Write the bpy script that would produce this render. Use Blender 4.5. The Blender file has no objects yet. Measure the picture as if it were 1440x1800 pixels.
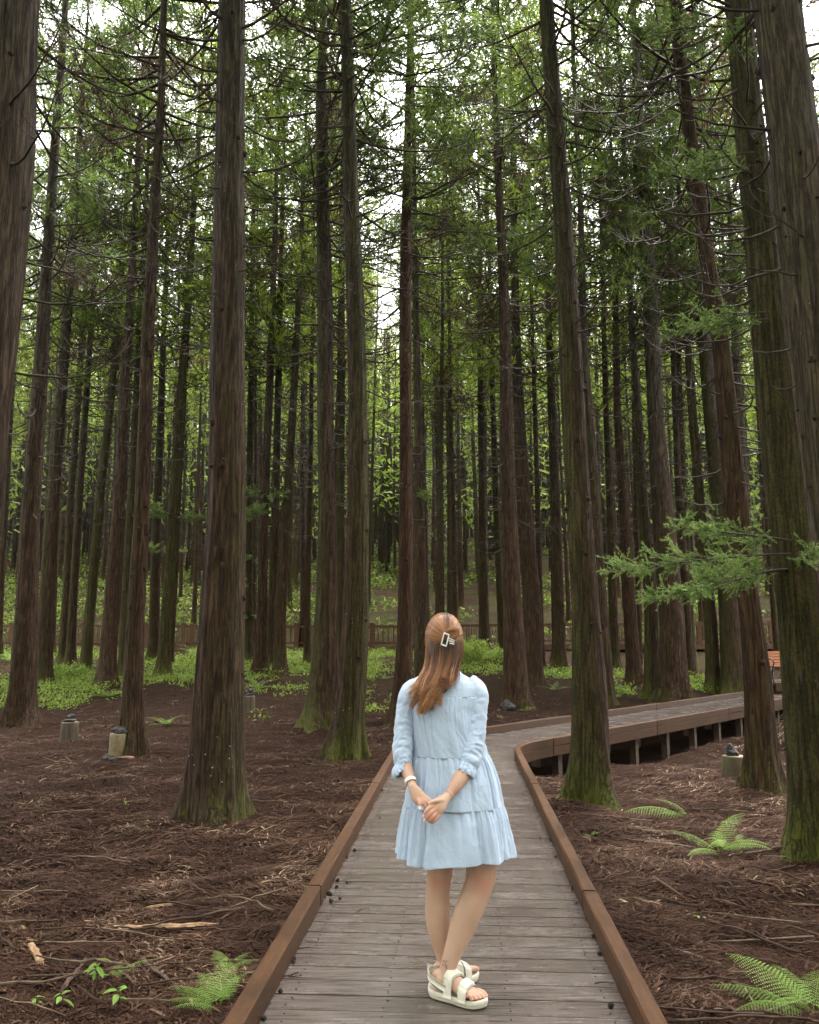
import bpy, bmesh, math, random
import numpy as np
from mathutils import Vector, Matrix, noise

random.seed(7)
RNG = np.random.default_rng(7)
scene = bpy.context.scene
COL = scene.collection

# ------------------------------------------------------------------ camera
CAM_Z = 1.5
PITCH = math.radians(8.8)
FPX = 1440.0
cam_data = bpy.data.cameras.new('camera')
cam_data.sensor_fit = 'HORIZONTAL'
cam_data.sensor_width = 36.0
cam_data.lens = 36.0
cam_data.clip_start = 0.05
cam_data.clip_end = 3000.0
cam = bpy.data.objects.new('camera', cam_data)
COL.objects.link(cam)
cam.location = (0, 0, CAM_Z)
cam.rotation_euler = (math.radians(90) + PITCH, 0, 0)
scene.camera = cam

# ------------------------------------------------------------------ sky and sun (bright overcast)
SUN_EL, SUN_AZ = math.radians(64), math.radians(20)
world = bpy.data.worlds.new('World')
scene.world = world
world.use_nodes = True
wn = world.node_tree.nodes; wl = world.node_tree.links
wn.clear()
w_out = wn.new('ShaderNodeOutputWorld'); w_bg = wn.new('ShaderNodeBackground')
w_sky = wn.new('ShaderNodeTexSky'); w_hs = wn.new('ShaderNodeHueSaturation')
w_sky.sky_type = 'NISHITA'; w_sky.sun_disc = False
w_sky.sun_elevation = SUN_EL; w_sky.sun_rotation = SUN_AZ
w_sky.dust_density = 4.0; w_sky.air_density = 1.0; w_sky.ozone_density = 1.0
w_hs.inputs['Saturation'].default_value = 0.06
wl.new(w_sky.outputs[0], w_hs.inputs['Color'])
wl.new(w_hs.outputs[0], w_bg.inputs['Color'])
w_bg.inputs['Strength'].default_value = 0.15
wl.new(w_bg.outputs[0], w_out.inputs['Surface'])

sun_data = bpy.data.lights.new('sun', 'SUN')
sun_data.energy = 1.5
sun_data.angle = math.radians(30)
sun_data.color = (1.0, 0.97, 0.92)
sun = bpy.data.objects.new('sun', sun_data)
COL.objects.link(sun)
# sky rotation is measured from +Y towards +X
sdir = Vector((math.sin(SUN_AZ) * math.cos(SUN_EL), math.cos(SUN_AZ) * math.cos(SUN_EL), math.sin(SUN_EL)))
sun.rotation_euler = sdir.to_track_quat('Z', 'Y').to_euler()
sun.location = sdir * 60

scene.view_settings.view_transform = 'Standard'
scene.view_settings.look = 'None'
scene.view_settings.exposure = 2.95
scene.view_settings.gamma = 1.0
scene.view_settings.use_curve_mapping = False
scene.render.engine = 'CYCLES'
scene.cycles.use_denoising = True
scene.cycles.use_adaptive_sampling = True
scene.cycles.adaptive_threshold = 0.025
scene.cycles.max_bounces = 5
scene.cycles.diffuse_bounces = 2
scene.cycles.glossy_bounces = 3
scene.cycles.transmission_bounces = 4
scene.cycles.sample_clamp_indirect = 6.0

# ------------------------------------------------------------------ helpers
def ray(px, py):
    u = (px - 720) / FPX; v = (900 - py) / FPX
    return Vector((u, math.cos(PITCH) - v * math.sin(PITCH), math.sin(PITCH) + v * math.cos(PITCH)))

def at_y(px, py, Y):
    d = ray(px, py); t = Y / d.y
    return Vector((d.x * t, Y, CAM_Z + d.z * t))

def on_z(px, py, z):
    d = ray(px, py); t = (z - CAM_Z) / d.z
    return Vector((d.x * t, d.y * t, z))

def px_per_m(px, py, Y):
    return FPX / (Y / ray(px, py).y)

def make_mesh(name, verts, faces, mat=None, smooth=True, attrs=None):
    """verts: (N,3); faces: array (M,3)/(M,4) or list of such arrays."""
    me = bpy.data.meshes.new(name)
    verts = np.asarray(verts, dtype=np.float32)
    fl = faces if isinstance(faces, list) else [faces]
    fl = [np.asarray(f, dtype=np.int32) for f in fl if len(f)]
    idx = np.concatenate([f.ravel() for f in fl])
    tot = np.concatenate([np.full(len(f), f.shape[1], dtype=np.int32) for f in fl])
    start = np.concatenate([[0], np.cumsum(tot)[:-1]]).astype(np.int32)
    me.vertices.add(len(verts)); me.vertices.foreach_set('co', verts.ravel())
    me.loops.add(len(idx)); me.loops.foreach_set('vertex_index', idx)
    me.polygons.add(len(tot)); me.polygons.foreach_set('loop_start', start)
    me.polygons.foreach_set('use_smooth', np.full(len(tot), smooth, dtype=bool))
    me.update(calc_edges=True)
    if attrs:
        for an, (dom, arr) in attrs.items():
            a = me.attributes.new(an, 'FLOAT', dom)
            a.data.foreach_set('value', np.asarray(arr, dtype=np.float32))
    if mat: me.materials.append(mat)
    return me

def new_obj(name, mesh, parent=None, loc=None, rot=None, scale=None):
    o = bpy.data.objects.new(name, mesh)
    COL.objects.link(o)
    if parent: o.parent = parent
    if loc is not None: o.location = loc
    if rot is not None: o.rotation_euler = rot
    if scale is not None: o.scale = scale
    return o

def tag(o, label=None, cat=None, group=None, kind=None):
    if label: o['label'] = label
    if cat: o['category'] = cat
    if group: o['group'] = group
    if kind: o['kind'] = kind
    return o

def thing(name, label, cat, loc=(0, 0, 0), group=None, kind=None):
    o = new_obj(name, None, loc=loc)
    o.empty_display_size = 0.1
    return tag(o, label, cat, group, kind)

class MB:
    """collects pieces of geometry for one mesh"""
    def __init__(self):
        self.v = []; self.q = []; self.t = []; self.n = 0; self.a = []
    def add(self, v, q=None, t=None, a=0.0):
        v = np.asarray(v, dtype=np.float64).reshape(-1, 3)
        if q is not None and len(q): self.q.append(np.asarray(q, dtype=np.int64) + self.n)
        if t is not None and len(t): self.t.append(np.asarray(t, dtype=np.int64) + self.n)
        self.v.append(v); self.n += len(v)
        self.a.append(np.broadcast_to(np.asarray(a, dtype=np.float64), (len(v),)))
    def mesh(self, name, mat, smooth=True, attr=None):
        fl = []
        if self.q: fl.append(np.concatenate(self.q))
        if self.t: fl.append(np.concatenate(self.t))
        return make_mesh(name, np.concatenate(self.v), fl, mat, smooth,
                         {attr: ('POINT', np.concatenate(self.a))} if attr else None)
    def box(self, c, s, rz=0.0, a=0.0, bev=0.0):
        hx, hy, hz = s[0] / 2, s[1] / 2, s[2] / 2
        v = np.array([[x, y, z] for x in (-hx, hx) for y in (-hy, hy) for z in (-hz, hz)], dtype=float)
        cr, sr = math.cos(rz), math.sin(rz)
        R = np.array([[cr, -sr, 0], [sr, cr, 0], [0, 0, 1]])
        v = v @ R.T + np.array(c)
        q = [[0, 1, 3, 2], [4, 6, 7, 5], [0, 4, 5, 1], [2, 3, 7, 6], [0, 2, 6, 4], [1, 5, 7, 3]]
        self.add(v, q, a=a)
    def tube(self, pts, rad, n=5, a=0.0, cap=True):
        pts = np.asarray(pts, dtype=float); m = len(pts)
        rad = np.broadcast_to(np.asarray(rad, dtype=float), (m,))
        v = ring_verts(pts, rad, rad, n)
        q = ring_quads(m, n)
        t = []
        if cap:
            v = np.concatenate([v, pts[:1], pts[-1:]])
            for j in range(n):
                t.append([m * n, (j + 1) % n, j]); t.append([m * n + 1, (m - 1) * n + j, (m - 1) * n + (j + 1) % n])
            aa = a if np.isscalar(a) else np.concatenate([np.repeat(a, n), a[:1], a[-1:]])
        else:
            aa = a if np.isscalar(a) else np.repeat(a, n)
        self.add(v, q, t, aa)

def unit(v): return v / (np.linalg.norm(v, axis=-1, keepdims=True) + 1e-12)

def frames(pts, up=None):
    pts = np.asarray(pts, dtype=float)
    T = np.gradient(pts, axis=0)
    T /= np.linalg.norm(T, axis=1)[:, None] + 1e-12
    ref = np.array(up if up is not None else ((0, 0, 1) if abs(T[0][2]) < 0.9 else (0, 1, 0)), dtype=float)
    N = np.zeros_like(pts); B = np.zeros_like(pts)
    n = ref - T[0] * ref.dot(T[0]); n /= np.linalg.norm(n)
    for i in range(len(pts)):
        if up is not None: n = ref.copy()
        n = n - T[i] * n.dot(T[i]); ln = np.linalg.norm(n)
        n = n / ln if ln > 1e-6 else N[i - 1]
        N[i] = n; B[i] = np.cross(T[i], n)
    return T, N, B

def ring_verts(pts, ra, rb, n, up=None):
    T, N, B = frames(pts, up)
    th = np.linspace(0, 2 * math.pi, n, endpoint=False)
    v = pts[:, None, :] + N[:, None, :] * (ra[:, None] * np.cos(th))[:, :, None] + B[:, None, :] * (rb[:, None] * np.sin(th))[:, :, None]
    return v.reshape(-1, 3)

def ring_quads(m, n):
    i = np.arange(m - 1)[:, None] * n; j = np.arange(n)[None, :]; j2 = (j + 1) % n
    return np.stack([i + j, i + j2, i + n + j2, i + n + j], axis=2).reshape(-1, 4)

def grid_quads(m, n):
    i = np.arange(m - 1)[:, None] * n; j = np.arange(n - 1)[None, :]
    return np.stack([i + j, i + j + 1, i + n + j + 1, i + n + j], axis=2).reshape(-1, 4)

def smooth_path(pts, n):
    """Catmull-Rom through the points (rows of any width) resampled to n rows"""
    P = np.asarray(pts, dtype=float)
    d = np.concatenate([[0], np.cumsum(np.linalg.norm(np.diff(P[:, :3], axis=0), axis=1))])
    m = np.gradient(P, d, axis=0)
    s = np.linspace(0, d[-1], n)
    k = np.clip(np.searchsorted(d, s, side='right') - 1, 0, len(d) - 2)
    h = (d[k + 1] - d[k])[:, None]; u = ((s - d[k])[:, None]) / h
    return ((2 * u**3 - 3 * u**2 + 1) * P[k] + (u**3 - 2 * u**2 + u) * h * m[k] + (-2 * u**3 + 3 * u**2) * P[k + 1] + (u**3 - u**2) * h * m[k + 1])

_perm = np.random.default_rng(3).random((64, 64, 64))
def vnoise(x, y, z=0.0):
    """vectorised value noise in 0..1"""
    x, y, z = np.broadcast_arrays(np.asarray(x, float), np.asarray(y, float), np.asarray(z, float))
    xi, yi, zi = np.floor(x).astype(int), np.floor(y).astype(int), np.floor(z).astype(int)
    fx, fy, fz = x - xi, y - yi, z - zi
    fx, fy, fz = [f * f * (3 - 2 * f) for f in (fx, fy, fz)]
    r = 0
    for a in (0, 1):
        for b in (0, 1):
            for c in (0, 1):
                w = (fx if a else 1 - fx) * (fy if b else 1 - fy) * (fz if c else 1 - fz)
                r = r + w * _perm[(xi + a) % 64, (yi + b) % 64, (zi + c) % 64]
    return r

# ------------------------------------------------------------------ materials
def mat_new(name):
    m = bpy.data.materials.new(name); m.use_nodes = True
    nt = m.node_tree; nt.nodes.clear()
    out = nt.nodes.new('ShaderNodeOutputMaterial'); b = nt.nodes.new('ShaderNodeBsdfPrincipled')
    nt.links.new(b.outputs[0], out.inputs[0])
    return m, nt, b, out

class NT:
    """terse node wiring"""
    def __init__(self, nt): self.nt = nt; self.L = nt.links
    def n(self, t, **kw):
        nd = self.nt.nodes.new(t)
        for k, v in kw.items(): setattr(nd, k, v)
        return nd
    def put(self, sock, v):
        if hasattr(v, 'is_output'): self.L.new(v, sock)
        else: sock.default_value = v
    def coord(self, kind='Object'): return self.n('ShaderNodeTexCoord').outputs[kind]
    def mapping(self, vec, scale=(1, 1, 1), loc=(0, 0, 0)):
        m = self.n('ShaderNodeMapping'); self.L.new(vec, m.inputs['Vector'])
        self.put(m.inputs['Scale'], scale); self.put(m.inputs['Location'], loc); return m.outputs[0]
    def noise(self, vec, scale, detail=4, rough=0.55, dist=0.0):
        m = self.n('ShaderNodeTexNoise'); self.L.new(vec, m.inputs['Vector'])
        m.inputs['Scale'].default_value = scale; m.inputs['Detail'].default_value = detail
        m.inputs['Roughness'].default_value = rough; m.inputs['Distortion'].default_value = dist
        return m.outputs['Fac']
    def voronoi(self, vec, scale, feature='F1'):
        m = self.n('ShaderNodeTexVoronoi', feature=feature); self.L.new(vec, m.inputs['Vector'])
        m.inputs['Scale'].default_value = scale; return m
    def ramp(self, fac, stops):
        m = self.n('ShaderNodeValToRGB'); self.put(m.inputs[0], fac)
        e = m.color_ramp.elements
        while len(e) < len(stops): e.new(0.5)
        for el, (p, c) in zip(e, stops):
            el.position = p; el.color = tuple(c) + (1,) if len(c) == 3 else c
        return m.outputs[0]
    def rng(self, v, a, b, c=0.0, d=1.0):
        m = self.n('ShaderNodeMapRange'); self.put(m.inputs[0], v)
        for i, x in enumerate((a, b, c, d)): m.inputs[i + 1].default_value = x
        return m.outputs[0]
    def math(self, op, a, b=0.0, clamp=False):
        m = self.n('ShaderNodeMath', operation=op, use_clamp=clamp); self.put(m.inputs[0], a); self.put(m.inputs[1], b); return m.outputs[0]
    def mix(self, f, a, b, blend='MIX'):
        m = self.n('ShaderNodeMix', data_type='RGBA', blend_type=blend)
        self.put(m.inputs[0], f)
        for s, v in ((m.inputs[6], a), (m.inputs[7], b)):
            self.put(s, v if hasattr(v, 'is_output') else (tuple(v) + (1,) if len(v) == 3 else v))
        return m.outputs[2]
    def attr(self, name, kind='GEOMETRY', out='Fac'):
        m = self.n('ShaderNodeAttribute', attribute_type=kind, attribute_name=name); return m.outputs[out]
    def rand(self): return self.n('ShaderNodeObjectInfo').outputs['Random']
    def sep(self, v):
        m = self.n('ShaderNodeSeparateXYZ'); self.L.new(v, m.inputs[0]); return m.outputs
    def bump(self, h, strength=0.5, dist=0.01, normal=None):
        m = self.n('ShaderNodeBump'); self.put(m.inputs['Height'], h)
        m.inputs['Strength'].default_value = strength; m.inputs['Distance'].default_value = dist
        if normal is not None: self.L.new(normal, m.inputs['Normal'])
        return m.outputs[0]

def simple(name, col, rough=0.7, noise_scale=20, var=0.25, bump=0.0, spec=0.3, detail=4):
    m, nt, b, out = mat_new(name); N = NT(nt)
    co = N.coord()
    f = N.noise(co, noise_scale, detail)
    c2 = tuple(min(1, x * (1 + var)) for x in col); c1 = tuple(x * (1 - var) for x in col)
    N.put(b.inputs['Base Color'], N.ramp(f, [(0.3, c1), (0.7, c2)]))
    b.inputs['Roughness'].default_value = rough
    b.inputs['Specular IOR Level'].default_value = spec
    if bump: N.put(b.inputs['Normal'], N.bump(f, bump, 0.01))
    return m

def bark_material():
    m, nt, b, out = mat_new('cedar_bark'); N = NT(nt)
    co = N.coord(); rnd = N.rand()
    off = N.n('ShaderNodeCombineXYZ'); N.put(off.inputs[0], N.math('MULTIPLY', rnd, 37.0)); N.put(off.inputs[2], N.math('MULTIPLY', rnd, 91.0))
    va = N.n('ShaderNodeVectorMath', operation='ADD'); N.put(va.inputs[0], co); N.put(va.inputs[1], off.outputs[0])
    p = va.outputs[0]
    st = N.mapping(p, (1, 1, 0.10))
    fib = N.noise(st, 46, 8, 0.7, 0.4)
    fib2 = N.noise(N.mapping(p, (1, 1, 0.13)), 24, 8, 0.72, 0.5)
    big = N.noise(N.mapping(p, (1, 1, 0.35)), 2.2, 4, 0.6)
    z = N.sep(co)[2]
    lo = N.ramp(fib2, [(0.34, (0.018, 0.0095, 0.0056)), (0.5, (0.062, 0.034, 0.0185)), (0.68, (0.128, 0.077, 0.046))])
    hi = N.ramp(fib2, [(0.34, (0.019, 0.0155, 0.0115)), (0.5, (0.065, 0.053, 0.040)), (0.68, (0.148, 0.128, 0.100))])
    hz = N.math('ADD', N.rng(z, 3.5, 9.5), N.math('MULTIPLY', N.math('SUBTRACT', big, 0.5), 0.9), clamp=True)
    c = N.mix(hz, lo, hi)
    red = N.attr('red', 'OBJECT')
    c = N.mix(N.math('MULTIPLY', red, N.rng(big, 0.3, 0.6, 0.45, 1.0)), c, N.ramp(fib2, [(0.32, (0.028, 0.012, 0.007)), (0.7, (0.125, 0.057, 0.027))]))
    gy = N.attr('grey', 'OBJECT')
    c = N.mix(gy, c, N.ramp(fib2, [(0.32, (0.030, 0.023, 0.016)), (0.5, (0.105, 0.084, 0.060)), (0.75, (0.21, 0.178, 0.135))]))
    # moss, on one side of the stem and near its foot
    nrm = N.n('ShaderNodeNewGeometry').outputs['Normal']
    ang = N.attr('mossdir', 'OBJECT')
    sx = N.n('ShaderNodeCombineXYZ'); N.put(sx.inputs[0], N.math('COSINE', ang)); N.put(sx.inputs[1], N.math('SINE', ang))
    dp = N.n('ShaderNodeVectorMath', operation='DOT_PRODUCT'); N.put(dp.inputs[0], nrm); N.put(dp.inputs[1], sx.outputs[0])
    side = N.rng(dp.outputs['Value'], -0.35, 0.75)
    mo = N.attr('moss', 'OBJECT')
    foot = N.rng(z, 1.1, 0.0)
    mfac = N.math('ADD', N.math('MULTIPLY', side, 0.75), N.math('MULTIPLY', foot, 0.32))
    mfac = N.math('MULTIPLY', mfac, mo)
    mn = N.math('ADD', mfac, N.math('MULTIPLY', N.math('SUBTRACT', N.noise(p, 5.5, 6, 0.7), 0.5), 1.1))
    mfac = N.rng(mn, 0.06, 0.52)
    mcol = N.ramp(N.noise(p, 40, 3), [(0.3, (0.026, 0.028, 0.006)), (0.7, (0.092, 0.098, 0.020))])
    mcol = N.mix(N.rng(z, 0.55, 0.05, 0.0, 0.75), mcol, (0.15, 0.19, 0.022))
    c = N.mix(N.math('MULTIPLY', mfac, N.rng(fib, 0.3, 0.6, 0.15, 0.8)), c, mcol)
    # grey lichen dots
    vo = N.voronoi(p, 13)
    dot = N.math('MULTIPLY', N.rng(vo.outputs['Distance'], 0.10, 0.075), N.rng(N.noise(p, 1.6, 2), 0.56, 0.66))
    dot = N.math('MULTIPLY', dot, N.attr('lichen', 'OBJECT'))
    c = N.mix(dot, c, (0.52, 0.52, 0.46))
    pale = N.math('MULTIPLY', N.rng(N.noise(N.mapping(p, (1, 1, 0.25)), 9, 5, 0.7), 0.64, 0.74), N.rng(N.noise(p, 0.9, 2), 0.5, 0.62))
    c = N.mix(N.math('MULTIPLY', pale, 0.55), c, (0.33, 0.31, 0.27))
    crk = N.math('ABSOLUTE', N.math('SUBTRACT', N.noise(N.mapping(p, (1, 1, 0.055)), 21, 5, 0.6, 0.5), 0.5))
    crk = N.rng(crk, 0.0, 0.055)
    c = N.mix(N.rng(crk, 0.0, 1.0, 0.5, 0.0), c, (0.006, 0.004, 0.003))
    N.put(b.inputs['Base Color'], c)
    b.inputs['Roughness'].default_value = 0.85
    b.inputs['Specular IOR Level'].default_value = 0.18
    h = N.math('ADD', N.math('MULTIPLY', fib, 0.7), N.math('ADD', fib2, N.math('MULTIPLY', crk, 0.5)))
    N.put(b.inputs['Normal'], N.bump(h, 1.0, 0.035))
    return m

def leaf_material(name, stops, trans=0.4, rough=0.55, spec=0.25):
    m, nt, b, out = mat_new(name); N = NT(nt)
    t = N.attr('tint')
    c = N.ramp(t, stops)
    tr = N.n('ShaderNodeBsdfTranslucent'); N.put(tr.inputs[0], N.mix(0.75, c, (0.55, 0.85, 0.12), 'MULTIPLY') if False else c)
    N.put(b.inputs['Base Color'], c); b.inputs['Roughness'].default_value = rough
    b.inputs['Specular IOR Level'].default_value = spec
    mx = N.n('ShaderNodeMixShader'); mx.inputs[0].default_value = trans
    N.L.new(b.outputs[0], mx.inputs[1]); N.L.new(tr.outputs[0], mx.inputs[2]); N.L.new(mx.outputs[0], out.inputs[0])
    return m

M = {}
M['bark'] = bark_material()
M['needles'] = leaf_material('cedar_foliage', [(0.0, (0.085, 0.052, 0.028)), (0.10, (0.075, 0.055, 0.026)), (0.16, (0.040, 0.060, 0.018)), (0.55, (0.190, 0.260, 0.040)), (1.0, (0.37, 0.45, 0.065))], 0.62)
M['spray'] = leaf_material('cedar_spray', [(0.0, (0.055, 0.085, 0.024)), (0.5, (0.125, 0.195, 0.048)), (1.0, (0.29, 0.38, 0.12))], 0.45)
M['needles_near_shaded'] = leaf_material('shaded_near_cedar_foliage', [(0.0, (0.075, 0.050, 0.030)), (0.12, (0.065, 0.048, 0.028)), (0.17, (0.036, 0.054, 0.016)), (0.55, (0.100, 0.150, 0.030)), (1.0, (0.21, 0.28, 0.05))], 0.5)  # cedar foliage again, darkened: the near crowns' shade is in the colour
M['fern'] = leaf_material('fern_green', [(0.0, (0.10, 0.13, 0.02)), (0.2, (0.12, 0.21, 0.03)), (0.6, (0.20, 0.34, 0.055)), (1.0, (0.32, 0.47, 0.11))], 0.4)
M['herb'] = leaf_material('herb_green', [(0.0, (0.055, 0.10, 0.018)), (0.5, (0.18, 0.255, 0.04)), (1.0, (0.31, 0.40, 0.08))], 0.4)
M['litter'] = leaf_material('needle_litter', [(0.0, (0.011, 0.006, 0.004)), (0.45, (0.044, 0.0215, 0.0130)), (0.72, (0.092, 0.050, 0.031)), (0.9, (0.16, 0.108, 0.070)), (1.0, (0.30, 0.22, 0.145))], 0.08, 0.8, 0.08)
M['deadwood'] = simple('bare_branch', (0.060, 0.048, 0.038), 0.8, 6, 0.5, 0.2, 0.1)
# ------------------------------------------------------------------ boardwalk line, ground shape
HALF = 0.74
MAIN_DX = 0.062
ang0 = math.atan(MAIN_DX)                       # heading of the main run, from +Y towards +X
ang1 = math.radians(41.0)                       # heading of the branch after the bend
TURN_Y = 10.71                                  # where the bend starts
R_TURN = 2.6
def build_centre():
    pts = []; head = []; s = 0.0
    x0, y0 = 0.145 + MAIN_DX * (-3.0 - 3.5), -3.0
    d = np.array([math.sin(ang0), math.cos(ang0)])
    n_main = int((TURN_Y - y0) / math.cos(ang0) / 0.01)
    p = np.array([x0, y0])
    for i in range(n_main): pts.append(p.copy()); head.append(ang0); p = p + d * 0.01
    n_arc = int(R_TURN * (ang1 - ang0) / 0.01)
    for i in range(n_arc):
        a = ang0 + (ang1 - ang0) * i / n_arc; pts.append(p.copy()); head.append(a)
        p = p + np.array([math.sin(a), math.cos(a)]) * 0.01
    for i in range(1500): pts.append(p.copy()); head.append(ang1); p = p + np.array([math.sin(ang1), math.cos(ang1)]) * 0.01
    return np.array(pts), np.array(head)
CP, CH = build_centre()
N_MAIN = int((TURN_Y + 3.0) / math.cos(ang0) / 0.01)
def path_pt(i, off):
    """off > 0 to the right of the walking direction"""
    a = CH[i]; return CP[i] + np.array([math.cos(a), -math.sin(a)]) * off
CP_S = CP[::12]
def path_dist(x, y):
    x = np.asarray(x, float); y = np.asarray(y, float)
    sh = x.shape; x = x.ravel(); y = y.ravel(); out = np.full(x.shape, 1e9)
    for i in range(0, len(x), 20000):
        d = (x[i:i + 20000, None] - CP_S[None, :, 0])**2 + (y[i:i + 20000, None] - CP_S[None, :, 1])**2
        out[i:i + 20000] = np.sqrt(d.min(axis=1))
    return out.reshape(sh)

def ground_base(x, y):
    x = np.asarray(x, float); y = np.asarray(y, float)
    z = np.interp(y, [-40, 10, 16, 25, 35, 60, 100, 180, 500], [-0.30, -0.28, -0.12, 0.28, 1.0, 6.0, 17.0, 44.0, 60.0])
    right = np.clip((x - 1.5) / 2.5, 0, 1)
    zr = np.interp(y, [-40, 8, 14, 20, 27, 36, 60, 100, 180, 500], [-0.30, -0.32, -0.42, -0.22, 0.30, 1.0, 6.0, 17.0, 44.0, 60.0])
    z = z * (1 - right) + zr * right
    z = z + (vnoise(x * 0.45 + 9, y * 0.45) - 0.5) * 0.16 + (vnoise(x * 1.6, y * 1.6 + 5) - 0.5) * 0.06
    return z
def ground_z(x, y):
    z = ground_base(x, y)
    d = path_dist(x, y)
    w = np.clip((2.2 - d) / 1.4, 0, 1)
    z = z * (1 - w) + np.minimum(z, -0.26) * w
    br = np.clip((np.asarray(y, float) - 11.2) / 1.2, 0, 1) * np.clip((1.25 - d) / 0.55, 0, 1)
    return z - 0.34 * br
def gz(x, y): return float(ground_z(np.array([x]), np.array([y]))[0])

def ground_hit(px, py):
    d = ray(px, py); t0 = 1.0
    prev = 1.0
    for k in range(1600):
        t = 2.0 * 1.0035 ** k * 1.0
        p = Vector((0, 0, CAM_Z)) + d * t
        if p.z < float(ground_base(p.x, p.y)): return p
    return p

# ------------------------------------------------------------------ ground
def axis_pts(lo, hi, fine_lo, fine_hi, step, grow=1.12):
    a = list(np.arange(fine_lo, fine_hi, step)); s = step; v = a[-1]
    while v < hi: s *= grow; v += s; a.append(v)
    s = step; v = a[0]; b = []
    while v > lo: s *= grow; v -= s; b.append(v)
    return np.array(b[::-1] + a)
gx = axis_pts(-420, 420, -7, 8, 0.11); gy = axis_pts(-60, 600, 1.5, 16, 0.11)
GX, GY = np.meshgrid(gx, gy)
GZ = ground_z(GX, GY)
near = np.clip((26 - GY) / 10, 0, 1)
GZ = GZ + near * ((vnoise(GX * 5.5, GY * 5.5, 3) - 0.5) * 0.045 + (vnoise(GX * 2.7, GY * 2.7, 8) - 0.5) * 0.05)
def ground_material():
    m, nt, b, out = mat_new('needle_litter_ground'); N = NT(nt)
    co = N.coord()
    f = N.noise(co, 26, 9, 0.7, 0.4); g = N.noise(co, 1.1, 5, 0.6); st = N.noise(N.mapping(co, (0.35, 1.0, 1)), 60, 5, 0.7, 1.2)
    c = N.ramp(f, [(0.28, (0.009, 0.005, 0.0033)), (0.5, (0.027, 0.0145, 0.0095)), (0.72, (0.055, 0.031, 0.020))])
    c = N.mix(N.rng(g, 0.35, 0.7, 0.0, 0.5), c, N.ramp(st, [(0.35, (0.014, 0.008, 0.0055)), (0.7, (0.058, 0.036, 0.025))]))
    y = N.sep(co)[1]
    gr = N.math('MULTIPLY', N.rng(y, 18.0, 45.0), N.rng(N.noise(co, 0.5, 6, 0.7), 0.40, 0.6))
    c = N.mix(N.math('MULTIPLY', gr, 0.25), c, N.ramp(N.noise(co, 9, 6, 0.7), [(0.35, (0.03, 0.04, 0.012)), (0.65, (0.11, 0.16, 0.03))]))
    N.put(b.inputs['Base Color'], c); b.inputs['Roughness'].default_value = 0.95; b.inputs['Specular IOR Level'].default_value = 0.04
    N.put(b.inputs['Normal'], N.bump(N.math('ADD', f, st), 0.9, 0.03))
    return m
M['ground'] = ground_material()
ground = new_obj('ground', make_mesh('ground', np.stack([GX, GY, GZ], 2).reshape(-1, 3), grid_quads(len(gy), len(gx)), M['ground']))
tag(ground, kind='structure')

# ------------------------------------------------------------------ boardwalk
def plank_material():
    m, nt, b, out = mat_new('wet_deck_board'); N = NT(nt)
    co = N.coord('Generated'); ob = N.n('ShaderNodeNewGeometry').outputs['Position']; rnd = N.rand()
    grain = N.noise(N.mapping(ob, (1.0, 16.0, 16.0)), 4.0, 8, 0.65, 0.3)
    wet = N.noise(N.mapping(ob, (1.2, 3.0, 1)), 1.9, 6, 0.6)
    c = N.ramp(grain, [(0.25, (0.052, 0.040, 0.034)), (0.5, (0.112, 0.091, 0.080)), (0.78, (0.215, 0.184, 0.166))])
    c = N.mix(N.rng(rnd, 0, 1, 0.0, 0.45), c, (0.064, 0.045, 0.036))
    c = N.mix(N.rng(wet, 0.40, 0.68, 0.0, 0.30), c, (0.046, 0.032, 0.025))
    speck = N.rng(N.noise(ob, 95, 3, 0.6), 0.66, 0.72)
    c = N.mix(N.math('MULTIPLY', speck, 0.6), c, (0.35, 0.31, 0.27))
    N.put(b.inputs['Base Color'], c)
    N.put(b.inputs['Roughness'], N.math('ADD', N.rng(wet, 0.30, 0.66, 0.26, 0.12), N.math('MULTIPLY', grain, 0.12)))
    b.inputs['Specular IOR Level'].default_value = 0.7
    N.put(b.inputs['Normal'], N.bump(N.math('ADD', grain, N.math('MULTIPLY', speck, 0.5)), 0.22, 0.004))
    return m
def kerb_material():
    m, nt, b, out = mat_new('stained_kerb_timber'); N = NT(nt)
    ob = N.n('ShaderNodeNewGeometry').outputs['Position']
    grain = N.noise(N.mapping(ob, (14.0, 1.2, 14.0)), 4.5, 9, 0.7, 0.6); big = N.noise(ob, 2.3, 8, 0.72)
    c = N.ramp(grain, [(0.25, (0.032, 0.0135, 0.0050)), (0.55, (0.070, 0.030, 0.0105)), (0.8, (0.112, 0.052, 0.020))])
    c = N.mix(N.rng(big, 0.46, 0.66, 0.0, 0.7), c, (0.030, 0.0160, 0.0085))
    sp = N.rng(N.noise(ob, 55, 3), 0.70, 0.76)
    c = N.mix(sp, c, (0.055, 0.030, 0.018))
    N.put(b.inputs['Base Color'], c); b.inputs['Specular IOR Level'].default_value = 0.22; N.put(b.inputs['Roughness'], N.rng(big, 0.3, 0.7, 0.62, 0.40))
    N.put(b.inputs['Normal'], N.bump(grain, 0.3, 0.004))
    return m
M['plank'] = plank_material(); M['kerb'] = kerb_material()
M['post_wood'] = simple('support_post_timber', (0.10, 0.068, 0.048), 0.7, 14, 0.35, 0.3)
M['screw'] = simple('rusty_screw', (0.03, 0.022, 0.018), 0.45, 60, 0.3)
boardwalk = new_obj('boardwalk', None); tag(boardwalk, kind='structure')
boardwalk['label'] = 'wet brown plank boardwalk with low timber kerbs bending right through the cedars'
PITCH_B = 15
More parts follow.
